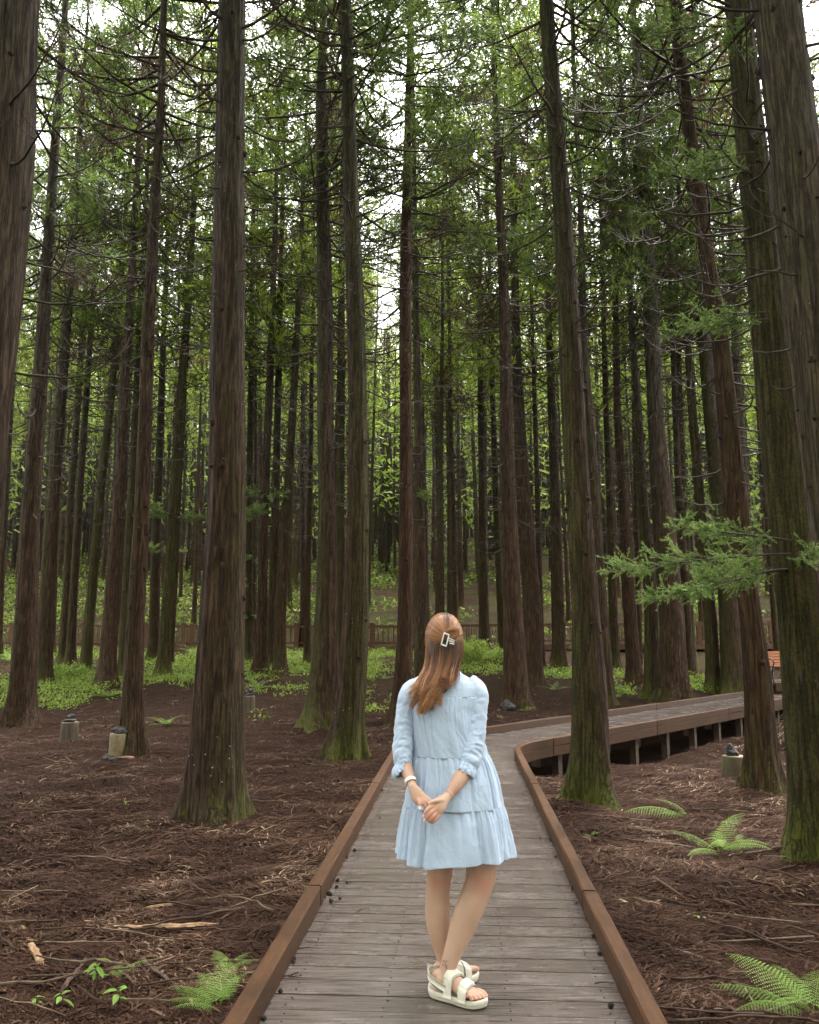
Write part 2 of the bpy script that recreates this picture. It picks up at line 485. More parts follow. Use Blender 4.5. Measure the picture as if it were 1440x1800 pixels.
def plank_mesh(i0, i1, r):
    g = 0.0034 + 0.0026 * r.random(); dz = r.uniform(-0.0016, 0.0); T = 0.028; bv = 0.0
    a = [path_pt(i0, -HALF), path_pt(i0, HALF), path_pt(i1, HALF), path_pt(i1, -HALF)]
    cc = sum(a) / 4
    def inset(q, e):      # pull the long edges towards the middle line
        l0, r0, r1, l1 = a
        d = (l1 - l0); d = d / np.linalg.norm(d); e2 = (r1 - r0); e2 = e2 / np.linalg.norm(e2)
        return [l0 + d * e, r0 + e2 * e, r1 - e2 * e, l1 - d * e]
    A = inset(a, g); B = inset(a, g + bv)
    tilt = r.uniform(-0.0005, 0.0005)
    v = []
    for ring, z in ((A, dz - T), (A, dz)):
        for k, p in enumerate(ring): v.append([p[0], p[1], z + (tilt if k in (0, 1) else -tilt)])
    q = [[3, 2, 1, 0], [4, 5, 6, 7]]
    for lv in (0,):
        for k in range(4): q.append([lv + k, lv + (k + 1) % 4, lv + 4 + (k + 1) % 4, lv + 4 + k])
    return np.array(v), np.array(q)
rp = random.Random(4)
scr = MB()
i = 60
while i + PITCH_B < len(CP) - 2:
    v, q = plank_mesh(i, i + PITCH_B, rp)
    c = v.mean(axis=0); c[2] = 0
    if c[1] > 1.2 or i % 2 == 0 or True:
        me = make_mesh('plank', v - c, q, M['plank'], smooth=False)
        new_obj('plank', me, boardwalk, loc=c)
        if 2.5 < c[1] < 12:
            for off in (-0.66, -0.255, 0.255, 0.66):
                for k in (4, 11):
                    p = path_pt(i + k, off + rp.uniform(-0.008, 0.008))
                    th = np.linspace(0, 2 * math.pi, 7, endpoint=False)
                    rr = 0.0040
                    vv = [[p[0] + rr * math.cos(t), p[1] + rr * math.sin(t), 0.0035] for t in th] + [[p[0] + rr * math.cos(t), p[1] + rr * math.sin(t), -0.004] for t in th]
                    scr.add(vv, [[j, (j + 1) % 7, 7 + (j + 1) % 7, 7 + j] for j in range(7)], [[0, j, j + 1] for j in range(1, 6)])
    i += PITCH_B
so = new_obj('screws', scr.mesh('screws', M['screw'], False), boardwalk); so['kind'] = 'stuff'

def sweep(off_a, off_b, z0, z1, i0, i1, step):
    """rectangular beam along the walk between two offsets, with worn top edges"""
    ids = list(range(i0, i1, step)) + [i1]
    bv = 0.009; sg = 1 if off_b > off_a else -1
    V = []
    for i in ids:
        w = (vnoise(i * 0.013, off_a * 7) - 0.5) * 0.012 + (vnoise(i * 0.09, off_a * 17) - 0.5) * 0.003
        for off, z in ((off_a, z0), (off_a, z1 - bv), (off_a + sg * bv, z1 + w), (off_b - sg * bv, z1 + w), (off_b, z1 - bv), (off_b, z0)):
            p = path_pt(i, off); V.append([p[0], p[1], z])
    V = np.array(V); q = []
    m = len(ids)
    for a in range(m - 1):
        for k in range(6):
            f = [a * 6 + k, a * 6 + (k + 1) % 6, a * 6 + 6 + (k + 1) % 6, a * 6 + 6 + k]
            q.append(f if sg < 0 else f[::-1])
    e0 = [[0, 5, 4, 1], [1, 4, 3, 2]]; L = (m - 1) * 6
    e1 = [[L + x for x in f[::-1]] for f in e0]
    if sg > 0: e0 = [f[::-1] for f in e0]; e1 = [f[::-1] for f in e1]
    return V, np.array(q + e0 + e1)
KH, KW = 0.115, 0.075
NB = len(CP) - 20
for sgn in (-1, 1):
    cuts = [60, 420, 790, 1130, N_MAIN - 30, N_MAIN + 200] + [N_MAIN + 200 + 340 * k for k in range(1, 4)] + [NB]
    for a, b_ in zip(cuts[:-1], cuts[1:]):
        v, q = sweep(sgn * (HALF - 0.004), sgn * (HALF + KW), 0.004, KH, a + 1, b_ - 1, 6)
        c = v.mean(axis=0); c[2] = 0
        new_obj('kerb_beam', make_mesh('kerb_beam', v - c, q, M['kerb'], False), boardwalk, loc=c)
        v, q = sweep(sgn * (HALF + 0.006), sgn * (HALF + KW - 0.004), -0.135, 0.001, a + 1, b_ - 1, 6)
        c = v.mean(axis=0); c[2] = 0
        new_obj('side_board', make_mesh('side_board', v - c, q, M['kerb'], False), boardwalk, loc=c)
        for off in (0.25,):
            v, q = sweep(sgn * off, sgn * (off + 0.07), -0.17, -0.04, a + 1, b_ - 1, 30)
            c = v.mean(axis=0); c[2] = 0
            new_obj('joist', make_mesh('joist', v - c, q, M['post_wood'], False), boardwalk, loc=c)
for i in range(120, NB, 125):
    for sgn in (-1, 1):
        p = path_pt(i, sgn * (HALF - 0.16)); z = gz(p[0], p[1]) - 0.25
        mb = MB(); mb.box((0, 0, (z - 0.05) / 2), (0.11, 0.11, -0.05 - z), -CH[i])
        new_obj('support_post', mb.mesh('support_post', M['post_wood'], False), boardwalk, loc=(p[0], p[1], 0))
# ------------------------------------------------------------------ cedars

def crown_mesh(name, seed, h0, h1, rmax, nbr, nspray, nleaf, ll, lw, mat):
    """branches of feathery sprays: thin leaf faces spread through the crown's volume; wood included as thin tubes"""
    r = np.random.default_rng(seed)
    V = []; A = []; wood = MB()
    for b in range(nbr):
        u = (b + r.random()) / nbr
        h = h0 + (h1 - h0) * u**0.85
        L = rmax * (0.28 + 0.72 * (1 - u)) * r.uniform(0.55, 1.15)
        if u < 0.12: L *= 0.7
        az = r.random() * 2 * math.pi
        e0 = r.uniform(-0.25, 0.15); e1 = r.uniform(0.35, 1.0)
        k = 8; s = np.linspace(0, 1, k); el = e0 + (e1 - e0) * s**1.3
        dr = np.stack([np.cos(az) * np.cos(el), np.sin(az) * np.cos(el), np.sin(el)], 1)
        pts = np.concatenate([[[0, 0, h]], np.array([0, 0, h]) + np.cumsum(dr[:-1] * L / (k - 1), axis=0)])
        wood.tube(pts, np.linspace(0.028, 0.005, k) * (0.5 + 0.25 * L), 3, cap=False)
        ns = max(4, int(nspray * (0.45 + 0.55 * L / rmax)))
        t = 0.25 + 0.75 * r.random(ns)**0.8
        c = np.stack([np.interp(t, s, pts[:, i]) for i in range(3)], 1)
        c = c + r.normal(size=(ns, 3)) * (0.05 + 0.13 * L / rmax) * np.array([1, 1, 0.9])
        brown = r.random() < 0.16
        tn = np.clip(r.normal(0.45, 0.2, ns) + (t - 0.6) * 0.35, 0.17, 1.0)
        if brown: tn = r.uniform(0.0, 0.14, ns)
        d0 = unit(dr[-1] * 0.6 + r.normal(size=(ns, 3)) * 0.6 + np.array([0, 0, -0.25]))
        # each spray: leaves along a short drooping rope
        q = r.random((ns, nleaf))
        base = c[:, None, :] + d0[:, None, :] * (q * ll * 2.2)[:, :, None]
        ld = unit(d0[:, None, :] * 0.9 + r.normal(size=(ns, nleaf, 3)) * 0.38)
        wd = unit(np.cross(ld, r.normal(size=(ns, nleaf, 3))))
        lle = ll * r.uniform(0.6, 1.25, (ns, nleaf))[:, :, None]; lwe = lw * r.uniform(0.7, 1.2, (ns, nleaf))[:, :, None]
        tri = np.stack([base - wd * lwe / 2, base + wd * lwe / 2, base + ld * lle], 2).reshape(-1, 3)
        V.append(tri)
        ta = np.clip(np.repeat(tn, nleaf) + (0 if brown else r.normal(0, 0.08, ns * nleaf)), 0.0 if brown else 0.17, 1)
        A.append(np.repeat(ta, 3))
    V = np.concatenate(V); A = np.concatenate(A)
    lm = make_mesh(name, V, np.arange(len(V)).reshape(-1, 3), mat, False, {'tint': ('POINT', A)})
    wm = wood.mesh(name + '_wood', M['deadwood'])
    return lm, wm

def arc_branch(mb, r, p0, az, L, rad, n=4, k=7, twigs=4, e0=None, e1=None):
    e0 = r.uniform(-0.6, 0.0) if e0 is None else e0
    e1 = r.uniform(0.7, 1.45) if e1 is None else e1
    s = np.linspace(0, 1, k); el = e0 + (e1 - e0) * s**1.25
    a = az + r.normal(0, 0.25) * s + np.cumsum(r.normal(0, 0.09, k)); el = el + r.normal(0, 0.09, k)
    d = np.stack([np.cos(a) * np.cos(el), np.sin(a) * np.cos(el), np.sin(el)], 1)
    pts = np.concatenate([[p0], np.array(p0) + np.cumsum(d[:-1] * L / (k - 1), axis=0)])
    mb.tube(pts, rad * (1 - 0.82 * s), n, cap=False)
    for _ in range(twigs):
        t = r.uniform(0.25, 0.95); i = min(int(t * (k - 1)), k - 2)
        c = pts[i] + (pts[i + 1] - pts[i]) * (t * (k - 1) - i)
        ta = a[i] + r.choice([-1, 1]) * r.uniform(0.4, 1.1); te = el[i] + r.uniform(-0.3, 0.5)
        tl = L * r.uniform(0.15, 0.45); kk = 4; ss = np.linspace(0, 1, kk)
        tel = te + 0.7 * ss; d2 = np.stack([np.cos(ta) * np.cos(tel), np.sin(ta) * np.cos(tel), np.sin(tel)], 1)
        tp = np.concatenate([[c], c + np.cumsum(d2[:-1] * tl / (kk - 1), axis=0)])
        mb.tube(tp, rad * 0.42 * (1 - 0.8 * ss), 3, cap=False)
    return pts

def trunk_geo(H, zs, xs, ds, nseg, rows, seed, flare=1.0, ys=None):
    """zs/xs/ds: known heights, sideways shift and diameter; tapers on to H"""
    r = np.random.default_rng(seed)
    z = np.concatenate([np.linspace(-0.35, 0.9, rows // 4, endpoint=False), np.linspace(0.9, H, rows - rows // 4)])
    x = np.interp(z, zs, xs); 
    if H > zs[-1]:
        sl = (xs[-1] - xs[0]) / max(0.1, zs[-1] - zs[0]); m = z > zs[-1]; x[m] = xs[-1] + (z[m] - zs[-1]) * sl * 0.7
    zk = list(zs) + [H + 0.01]; dk = list(ds) + [0.03]
    R = np.interp(z, zk, dk) / 2
    y = np.interp(z, [0, H], [0, r.normal(0, 0.01) * H]) if ys is None else np.interp(z, zs, ys)
    x = x + (vnoise(z * 0.35, seed * 1.7) - 0.5) * 0.035 * np.clip(z / 3, 0, 1); y = y + (vnoise(z * 0.35, seed * 2.3 + 9) - 0.5) * 0.07 * np.clip(z / 3, 0, 1)
    th = np.linspace(0, 2 * math.pi, nseg, endpoint=False)
    nl = r.integers(4, 7); ph = r.random() * 6.28
    lob = np.zeros((len(z), nseg))
    for k in range(nl):
        a = ph + 2 * math.pi * k / nl + r.normal(0, 0.25); w = r.uniform(0.2, 0.42); am = r.uniform(0.6, 1.7)
        dd = np.angle(np.exp(1j * (th - a)))
        lob += am * np.exp(-(dd / w)**2)[None, :] * np.exp(-np.clip(z, -0.4, None) / (0.2 + 0.12 * am))[:, None]
    base = 0.26 * np.exp(-np.clip(z, -0.4, None) / 0.28)
    rr = R[:, None] * (1 + flare * (base[:, None] + 0.75 * lob))
    rid = (vnoise(th[None, :] * nseg / 6.28 * 0.5, z[:, None] * 0.6, seed) - 0.5) * 0.045 + (vnoise(th[None, :] * 1.6 + 3, z[:, None] * 0.8, seed + 3) - 0.5) * 0.06
    if nseg > 60: rid = rid + (vnoise(th[None, :] * nseg / 6.2832 * 0.33, z[:, None] * 0.9 + th[None, :] * 2, seed + 7) - 0.5) * 0.07 + (vnoise(th[None, :] * nseg / 6.2832 * 0.5 + 5, z[:, None] * 2.6, seed + 9) - 0.5) * 0.045
    rr = rr * (1 + rid)
    V = np.stack([x[:, None] + rr * np.cos(th), y[:, None] + rr * np.sin(th), np.broadcast_to(z[:, None], rr.shape)], 2).reshape(-1, 3)
    return V, ring_quads(len(z), nseg), z, x, y, R

NEAR_CROWNS = [crown_mesh('crown', 100 + k, 0.0, 12.5, 2.6, 84, 36, 17, 0.16, 0.019, M['needles_near_shaded']) for k in range(5)]
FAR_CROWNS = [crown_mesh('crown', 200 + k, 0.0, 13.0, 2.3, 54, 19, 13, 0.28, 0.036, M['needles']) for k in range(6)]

def knots(r, z, x, y, R, z0, z1, n):
    mb = MB()
    for _ in range(n):
        zz = r.uniform(z0, z1); a = r.random() * 6.28
        cx, cy, cr = np.interp(zz, z, x), np.interp(zz, z, y), np.interp(zz, z, R)
        p = np.array([cx + math.cos(a) * cr * 0.93, cy + math.sin(a) * cr * 0.93, zz])
        d = np.array([math.cos(a), math.sin(a), r.uniform(-0.3, 0.5)]); L = r.uniform(0.008, 0.05)
        w = r.uniform(0.010, 0.036)
        pts = np.stack([p, p + d * L * 0.45, p + d * L]); mb.tube(pts, [w * 1.5, w, w * 0.45], 6)
    return mb

TREES = []
def hero_tree(spec, k):
    """spec: base pixel, [(x, y, width) ...] going up, look, label"""
    r = np.random.default_rng(500 + k)
    if 'pos' in spec: bx, by = spec['pos']
    else:
        g = ground_hit(*spec['base']); bx, by = g.x, g.y
        by += spec.get('dy', 0.12)
    bx = (spec['base'][0] - 720) / FPX * (by / ray(*spec['base']).y) if 'pos' not in spec else bx
    bz = gz(bx, by) - 0.02
    zs, xs, ds = [0.0], [0.0], []
    for (px, py, w) in spec['pts']:
        p = at_y(px, py, by); zs.append(p.z - bz); xs.append(p.x - bx); ds.append(w / px_per_m(px, py, by))
    ds = [ds[0] * 1.03] + ds
    H = max(spec.get('H', 23) + r.uniform(-1.5, 1.5), zs[-1] + 3)
    near = by < 13; mid = by < 24
    nseg, rows = (110, 150) if near else ((24, 50) if mid else (14, 30))
    V, q, z, x, y, R = trunk_geo(H, zs, xs, ds, nseg, rows, 40 + k, spec.get('flare', 1.0))
    t = thing('cedar_tree', spec['label'], 'tree', (bx, by, bz), spec.get('group'))
    tr = new_obj('trunk', make_mesh('trunk', V, q, M['bark']), t)
    tr['grey'] = float(spec.get('grey', 0.0)); tr['moss'] = float(spec.get('moss', 0.35)) * 1.15; tr['red'] = float(spec.get('red', 0.0)); tr['mossdir'] = float(spec.get('mossdir', 3.6)); tr['lichen'] = float(spec.get('lichen', 0.3))
    kb = knots(r, z, x, y, R, 1.2, 11, 60 if near else 60)
    ko = new_obj('branch_stubs', kb.mesh('branch_stubs', M['bark']), t)
    ko['kind'] = 'stuff'; ko['moss'] = 0.0; ko['red'] = 0.0; ko['mossdir'] = 0.0; ko['lichen'] = 0.0
    cb = spec.get('crown0', r.uniform(8.8, 11.5))
    zb = spec.get('br0', r.uniform(3.2, 4.6))
    nb = spec.get('nbr', 58 if mid else 44)
    joined = MB()
    for b in range(nb):
        zz = zb + (cb + 1.5 - zb) * (b + r.random()) / nb
        u = (zz - zb) / (cb + 1.5 - zb)
        az = r.random() * 6.28; cr = np.interp(zz, z, R)
        p0 = [np.interp(zz, z, x) + math.cos(az) * cr * 0.8, np.interp(zz, z, y) + math.sin(az) * cr * 0.8, zz]
        L = r.uniform(0.3, 1.1) + u * r.uniform(0.8, 2.3)
        rad = (0.006 + 0.007 * u + 0.005 * L) * (1.0 if mid else 1.15)
        if by < 17 and L > 0.9:
            one = MB(); arc_branch(one, r, (0, 0, 0), az, L, rad, 5, 9, int(2 + 2 * L))
            new_obj('branch', one.mesh('branch', M['deadwood']), t, loc=p0)
        else:
            arc_branch(joined, r, p0, az, L, rad, 4 if mid else 3, 7 if mid else 5, int(1 + 2 * L))
    if joined.n: new_obj('small_branches', joined.mesh('small_branches', M['deadwood']), t)['kind'] = 'stuff'
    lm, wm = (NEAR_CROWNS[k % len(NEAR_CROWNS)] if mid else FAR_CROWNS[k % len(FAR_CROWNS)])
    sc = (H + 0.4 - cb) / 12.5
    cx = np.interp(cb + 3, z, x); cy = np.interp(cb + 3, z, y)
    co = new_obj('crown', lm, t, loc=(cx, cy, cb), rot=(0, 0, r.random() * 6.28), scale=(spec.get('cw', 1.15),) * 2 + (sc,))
    new_obj('crown_limbs', wm, co)
    TREES.append((bx, by))
    return t

W = lambda *a: list(a)
HEROES = [
 dict(pos=(-3.42, 6.1), base=(-80, 1540), pts=[(-45, 800, 118), (-22, 600, 112), (5, 300, 104), (22, 0, 96)], grey=.2, moss=.25, lichen=.5, label='thick grey-barked cedar cut off by the left edge of the picture'),
 dict(base=(36, 1277), pts=[(44, 1150, 44), (50, 1050, 36), (56, 897, 31), (70, 724, 27), (83, 521, 22), (96, 347, 17), (106, 200, 14), (118, 60, 11)], moss=.1, label='dark cedar with flared grey roots, first whole trunk from the left'),
 dict(base=(75, 1207), pts=[(80, 1100, 27), (95, 850, 22), (115, 585, 17), (130, 400, 13), (138, 250, 10)], moss=.45, label='brown cedar with pale foot just behind the dark flared-root cedar'),
 dict(base=(110, 1175), pts=[(112, 1100, 14), (130, 800, 11), (148, 550, 9), (160, 380, 7)], moss=.7, label='left one of two slim green-tinged cedars growing close together'),
 dict(base=(122, 1183), pts=[(126, 1100, 15), (142, 800, 12), (158, 550, 9), (170, 380, 7)], moss=.5, label='right one of two slim green-tinged cedars growing close together'),
 dict(base=(149, 1186), pts=[(157, 1090, 18), (178, 850, 15), (196, 700, 13), (209, 560, 11), (222, 380, 8)], moss=1.1, mossdir=4.6, lichen=1, label='mossy yellow-green leaning cedar with pale lichened foot'),
 dict(base=(187, 1207), pts=[(192, 1120, 28), (208, 897, 21), (222, 654, 17), (231, 520, 14), (240, 347, 11)], moss=.15, red=.25, label='brown cedar with a lone stem between mossy neighbours, ferns at its foot'),
 dict(base=(216, 1195), pts=[(219, 1100, 17), (232, 850, 14), (246, 600, 11), (256, 400, 8)], moss=1.0, mossdir=5.2, label='slim mossy cedar half hidden by the bent-rooted brown cedar'),
 dict(base=(234, 1330), pts=[(234, 1200, 34), (239, 1070, 30), (250, 897, 26), (258, 724, 24), (263, 555, 22), (274, 347, 17), (285, 170, 13), (289, 30, 11)], moss=.25, red=.3, label='brown cedar beside the tall pale stump with one root splayed out'),
 dict(base=(270, 1163), pts=[(272, 1080, 18), (276, 900, 15), (283, 700, 12), (290, 500, 9)], moss=.4, label='slim dark cedar next to the lichen-streaked leaning cedar'),
 dict(base=(287, 1193), pts=[(291, 1100, 21), (305, 897, 18), (316, 689, 15), (328, 567, 13), (338, 400, 10)], moss=.9, mossdir=4.9, lichen=1, label='lichen-streaked leaning cedar left of the big foreground trunk'),
 dict(base=(378, 1443), pts=[(386, 1200, 86), (389, 1080, 77), (396, 897, 66), (399, 724, 61), (401, 550, 58), (404, 347, 52), (409, 0, 46)], moss=.24, mossdir=5.9, lichen=1.6, flare=.6, br0=5.6, label='big cedar in the foreground left of the walk, speckled with white dots'),
 dict(base=(437, 1165), pts=[(438, 1100, 15), (440, 800, 12), (444, 550, 10), (448, 300, 7)], moss=.7, label='thin greenish cedar showing along the edge of the big foreground trunk'),
 dict(base=(457, 1187), pts=[(460, 1100, 19), (464, 900, 16), (476, 654, 13), (482, 450, 10)], moss=.05, label='thin nearly black cedar by a small green sprig'),
 dict(base=(476, 1176), pts=[(477, 1100, 18), (486, 850, 14), (492, 600, 11), (497, 400, 8)], moss=.3, label='slim brown cedar behind the pair left of the twin trunks'),
 dict(base=(491, 1187), pts=[(492, 1080, 21), (505, 897, 17), (513, 750, 14), (519, 654, 12), (526, 480, 9)], moss=.35, red=.2, label='leaning brown cedar with a green fern clump at its left'),
 dict(base=(533, 1143), pts=[(533, 1070, 11), (533, 800, 9), (534, 550, 7), (536, 400, 5)], moss=.2, label='thin reddish cedar standing in front of the railing, ferns below'),
 dict(base=(562, 1278), pts=[(571, 1180, 50), (574, 1070, 39), (576, 897, 31), (573, 724, 29), (571, 550, 28), (567, 347, 23), (566, 170, 19), (568, 40, 12)], moss=.55, mossdir=3.3, flare=1.1, label='dark cedar with a moss-covered root, behind its twin left of the walk'),
 dict(base=(597, 1190), pts=[(598, 1080, 17), (599, 850, 15), (600, 600, 13), (602, 350, 10)], moss=.9, label='green-sided cedar glimpsed between the two twin trunks'),
 dict(base=(608, 1333), pts=[(620, 1200, 48), (628, 1070, 45), (630, 897, 38), (628, 724, 33), (625, 550, 32), (618, 347, 26), (613, 170, 22), (609, 0, 19)], moss=.5, mossdir=5.6, flare=1.05, lichen=.8, br0=4.2, label='cedar with bright moss on its right foot, nearest the walk on the left'),
 dict(base=(702, 1272), pts=[(710, 1170, 31), (713, 1070, 27), (713, 897, 24), (713, 724, 20), (714, 555, 22), (715, 347, 17), (717, 170, 11), (720, 30, 9)], moss=.1, red=.75, label='orange-red cedar with peeled bark just left of the woman'),
 dict(base=(741, 1225), pts=[(741, 1110, 25), (738, 897, 18), (734, 724, 14), (731, 550, 12), (728, 347, 9)], moss=.45, mossdir=3.1, label='brown cedar standing tight behind the orange-red one'),
 dict(base=(774, 1105), pts=[(774, 1040, 14), (774, 897, 13), (768, 724, 11), (763, 600, 9), (759, 450, 7)], moss=.8, label='slim green cedar rising straight above the woman\'s head'),
 dict(base=(793, 1108), pts=[(793, 1040, 14), (792, 897, 12), (789, 724, 10), (787, 560, 9), (786, 400, 7)], moss=.35, label='slim dark cedar to the right above the woman\'s head'),
 dict(base=(853, 1163), pts=[(851, 1080, 18), (848, 897, 13), (845, 724, 11), (843, 560, 9), (842, 400, 7)], moss=.4, label='slim straight cedar in the green bush right of the woman'),
 dict(base=(884, 1160), pts=[(880, 1070, 13), (872, 897, 12), (866, 724, 10), (862, 567, 8), (858, 420, 6)], moss=1.1, mossdir=4.2, label='thin yellow-green mossy cedar beside the slim straight one'),
 dict(base=(908, 1247), pts=[(905, 1150, 40), (901, 1070, 33), (896, 897, 26), (891, 724, 23), (887, 550, 19), (878, 347, 14), (873, 230, 11), (868, 60, 8)], moss=.12, red=.35, label='dark cedar with a burl at its foot, first right of the woman'),
 dict(base=(937, 1207), pts=[(936, 1080, 34), (922, 897, 26), (913, 724, 19), (905, 550, 14), (903, 347, 12), (900, 200, 9)], moss=.2, red=.25, label='brown cedar leaning behind the burl-footed one'),
 dict(base=(953, 1172), pts=[(951, 1080, 10), (945, 850, 9), (938, 600, 7), (934, 400, 6)], moss=.1, red=.3, label='thin reddish stem to the right of the leaning pair'),
 dict(base=(1042, 1412), pts=[(1037, 1230, 60), (1030, 1080, 48), (1018, 897, 44), (1008, 724, 42), (1001, 550, 38), (988, 347, 32), (975, 174, 28), (963, 0, 24)], moss=.6, mossdir=3.4, flare=1.0, br0=5.0, label='large mossy cedar in the angle of the bending walk'),
 dict(base=(1068, 1240), pts=[(1062, 1150, 26), (1051, 1000, 24), (1040, 800, 19), (1026, 600, 14), (1020, 347, 10)], moss=.3, label='dark cedar half hidden behind the large mossy one'),
 dict(base=(985, 1178), pts=[(983, 1080, 20), (975, 850, 16), (966, 600, 12), (960, 400, 9)], moss=.3, label='brown cedar seen left of the large mossy one'),
 dict(base=(1115, 1203), pts=[(1108, 1080, 24), (1097, 897, 18), (1085, 724, 13), (1081, 550, 10), (1078, 400, 8)], moss=.1, red=.5, label='slim reddish cedar with a pale foot behind the walk'),
 dict(base=(1148, 1232), pts=[(1144, 1080, 24), (1130, 880, 19), (1120, 724, 14), (1108, 560, 11), (1101, 400, 9)], moss=.9, mossdir=3.0, label='mossy cedar touching the dark thick one behind the walk'),
 dict(base=(1185, 1238), pts=[(1182, 1100, 44), (1165, 897, 37), (1152, 724, 28), (1146, 550, 28), (1133, 347, 20), (1123, 174, 15), (1116, 40, 11)], moss=.25, mossdir=3.0, label='thick near-black cedar standing close behind the walk'),
 dict(base=(1213, 1190), pts=[(1205, 1050, 15), (1192, 850, 12), (1180, 600, 9), (1172, 400, 7)], moss=.2, label='thin stem to the right of the near-black cedar'),
 dict(base=(1254, 1214), pts=[(1250, 1100, 23), (1230, 897, 17), (1215, 724, 15), (1204, 560, 10), (1196, 400, 8)], moss=.6, label='slim greenish cedar between the near-black and the reddish leaning cedar'),
 dict(base=(1288, 1218), pts=[(1283, 1080, 36), (1268, 897, 30), (1250, 724, 26), (1236, 560, 22), (1222, 400, 16), (1210, 250, 12)], moss=.65, mossdir=3.2, label='sturdy cedar behind the walk partly covered by the red leaning cedar'),
 dict(base=(1345, 1388), pts=[(1333, 1200, 46), (1320, 1080, 36), (1294, 897, 41), (1276, 724, 33), (1262, 590, 30), (1240, 460, 25), (1226, 347, 24), (1206, 210, 22), (1188, 70, 18)], moss=.2, mossdir=4.4, red=.65, flare=1.0, lichen=.9, label='leaning reddish cedar with pale spots beside a mossy stump'),
 dict(base=(1318, 1205), pts=[(1316, 1080, 24), (1308, 850, 20), (1300, 724, 16), (1293, 560, 12), (1286, 400, 9)], moss=.3, label='dark slim cedar right behind the leaning reddish one'),
 dict(base=(1440, 1512), pts=[(1424, 1250, 82), (1412, 1080, 76), (1394, 897, 72), (1376, 724, 66), (1360, 550, 64), (1341, 347, 54), (1321, 174, 48), (1306, 20, 45)], moss=1.1, mossdir=3.5, flare=.9, br0=4.6, crown0=9.0, label='moss-green cedar at the right edge carrying the low leafy bough'),
 dict(pos=(3.62, 6.0), base=(1535, 1530), pts=[(1474, 850, 100), (1445, 600, 92), (1412, 300, 86), (1378, 30, 78)], grey=.5, moss=.3, mossdir=3.3, lichen=.3, label='coarse-barked cedar cut off by the upper right edge'),
]
hero_objs = [hero_tree(s, k) for k, s in enumerate(HEROES)]

# thin trees just in front of the railing, and the crowd beyond it
def variant(seed, H):
    r = np.random.default_rng(seed)
    dbh = r.uniform(0.24, 0.36)
    V, q, z, x, y, R = trunk_geo(H, [0, 8], [0, r.normal(0, 0.15)], [dbh, dbh * 0.62], 10, 22, seed, 0.9)
    tm = make_mesh('trunk', V, q, M['bark'])
    mb = MB(); cb = r.uniform(9.5, 11.5)
    for b in range(52):
        zz = 2.6 + (cb + 1 - 2.6) * (b + r.random()) / 52; u = (zz - 2.6) / (cb - 1.6); az = r.random() * 6.28
        arc_branch(mb, r, [np.interp(zz, z, x), np.interp(zz, z, y), zz], az, r.uniform(0.4, 1.1) + u * r.uniform(0.3, 1.5), 0.010 + 0.008 * u, 3, 5, 2)
    return tm, mb.mesh('small_branches', M['deadwood']), cb, H
VARS = [variant(900 + k, h) for k, h in enumerate((22, 24, 25, 23, 26, 24))]
def far_tree(x, y, k, r, label, group):
    tm, bm_, cb, H = VARS[k % len(VARS)]
    t = thing('cedar_tree', label, 'tree', (x, y, gz(x, y) - 0.03), group)
    s = r.uniform(0.85, 1.12); t.rotation_euler = (r.normal(0, 0.012), r.normal(0, 0.012), r.random() * 6.28); t.scale = (s, s, s * r.uniform(0.92, 1.08))
    tr = new_obj('trunk', tm, t); tr['grey'] = 0.0; tr['moss'] = float(r.choice([0.2, 0.4, 0.8, 1.1])); tr['red'] = float(max(0, r.normal(0.1, 0.25))); tr['mossdir'] = float(r.uniform(2.5, 6)); tr['lichen'] = 0.3
    new_obj('small_branches', bm_, t)['kind'] = 'stuff'
    lm, wm = FAR_CROWNS[int(r.integers(len(FAR_CROWNS)))]
    c = new_obj('crown', lm, t, loc=(0, 0, cb), rot=(0, 0, r.random() * 6.28), scale=((0.7 if y > 36 else 1.0),) * 2 + ((H + 0.4 - cb) / 13.0,))
    new_obj('crown_limbs', wm, c)
    TREES.append((x, y))
rt = np.random.default_rng(77)
def free(x, y, d): return all((x - a)**2 + (y - b)**2 > d * d for a, b in TREES)
def scatter(y0, y1, n, dmin, label, group, xmax=0.62, extra=3.0):
    made = 0; tries = 0
    while made < n and tries < n * 60:
        tries += 1
        y = math.sqrt(rt.uniform(y0 * y0, y1 * y1)); x = rt.uniform(-1, 1) * (y * xmax + extra)
        if not free(x, y, dmin) or path_dist(np.array([x]), np.array([y]))[0] < 2.0: continue
        far_tree(x, y, int(rt.integers(6)), rt, label, group); made += 1
scatter(25.5, 33.5, 30, 1.5, 'thin cedar stem in the crowd just in front of the railed walkway', 'thin cedars in front of the railing')
scatter(37.5, 58, 118, 1.7, 'thin cedar stem in the distant crowd beyond the railed walkway', 'distant cedars beyond the railing')
scatter(58, 88, 132, 2.0, 'thin cedar stem in the distant crowd beyond the railed walkway', 'distant cedars beyond the railing')
# the wood goes on beside and behind the camera
for (x, y) in ((-6.5, 1.5), (-7.5, 7.5), (6.2, 1.0), (7.0, 7.5), (-4.0, -3.5), (4.2, -4.0), (-1.5, -9.0), (2.8, -10.5), (-7, -7), (7.5, -8), (-10.5, 3.5), (10.5, 4.0), (-11, 11), (11.0, 11.5), (-10, -2), (10, -3)):
    if free(x, y, 1.2):
        far_tree(x, y, int(rt.integers(6)), rt, 'cedar standing outside the picture around the photographer', 'cedars around the photographer')

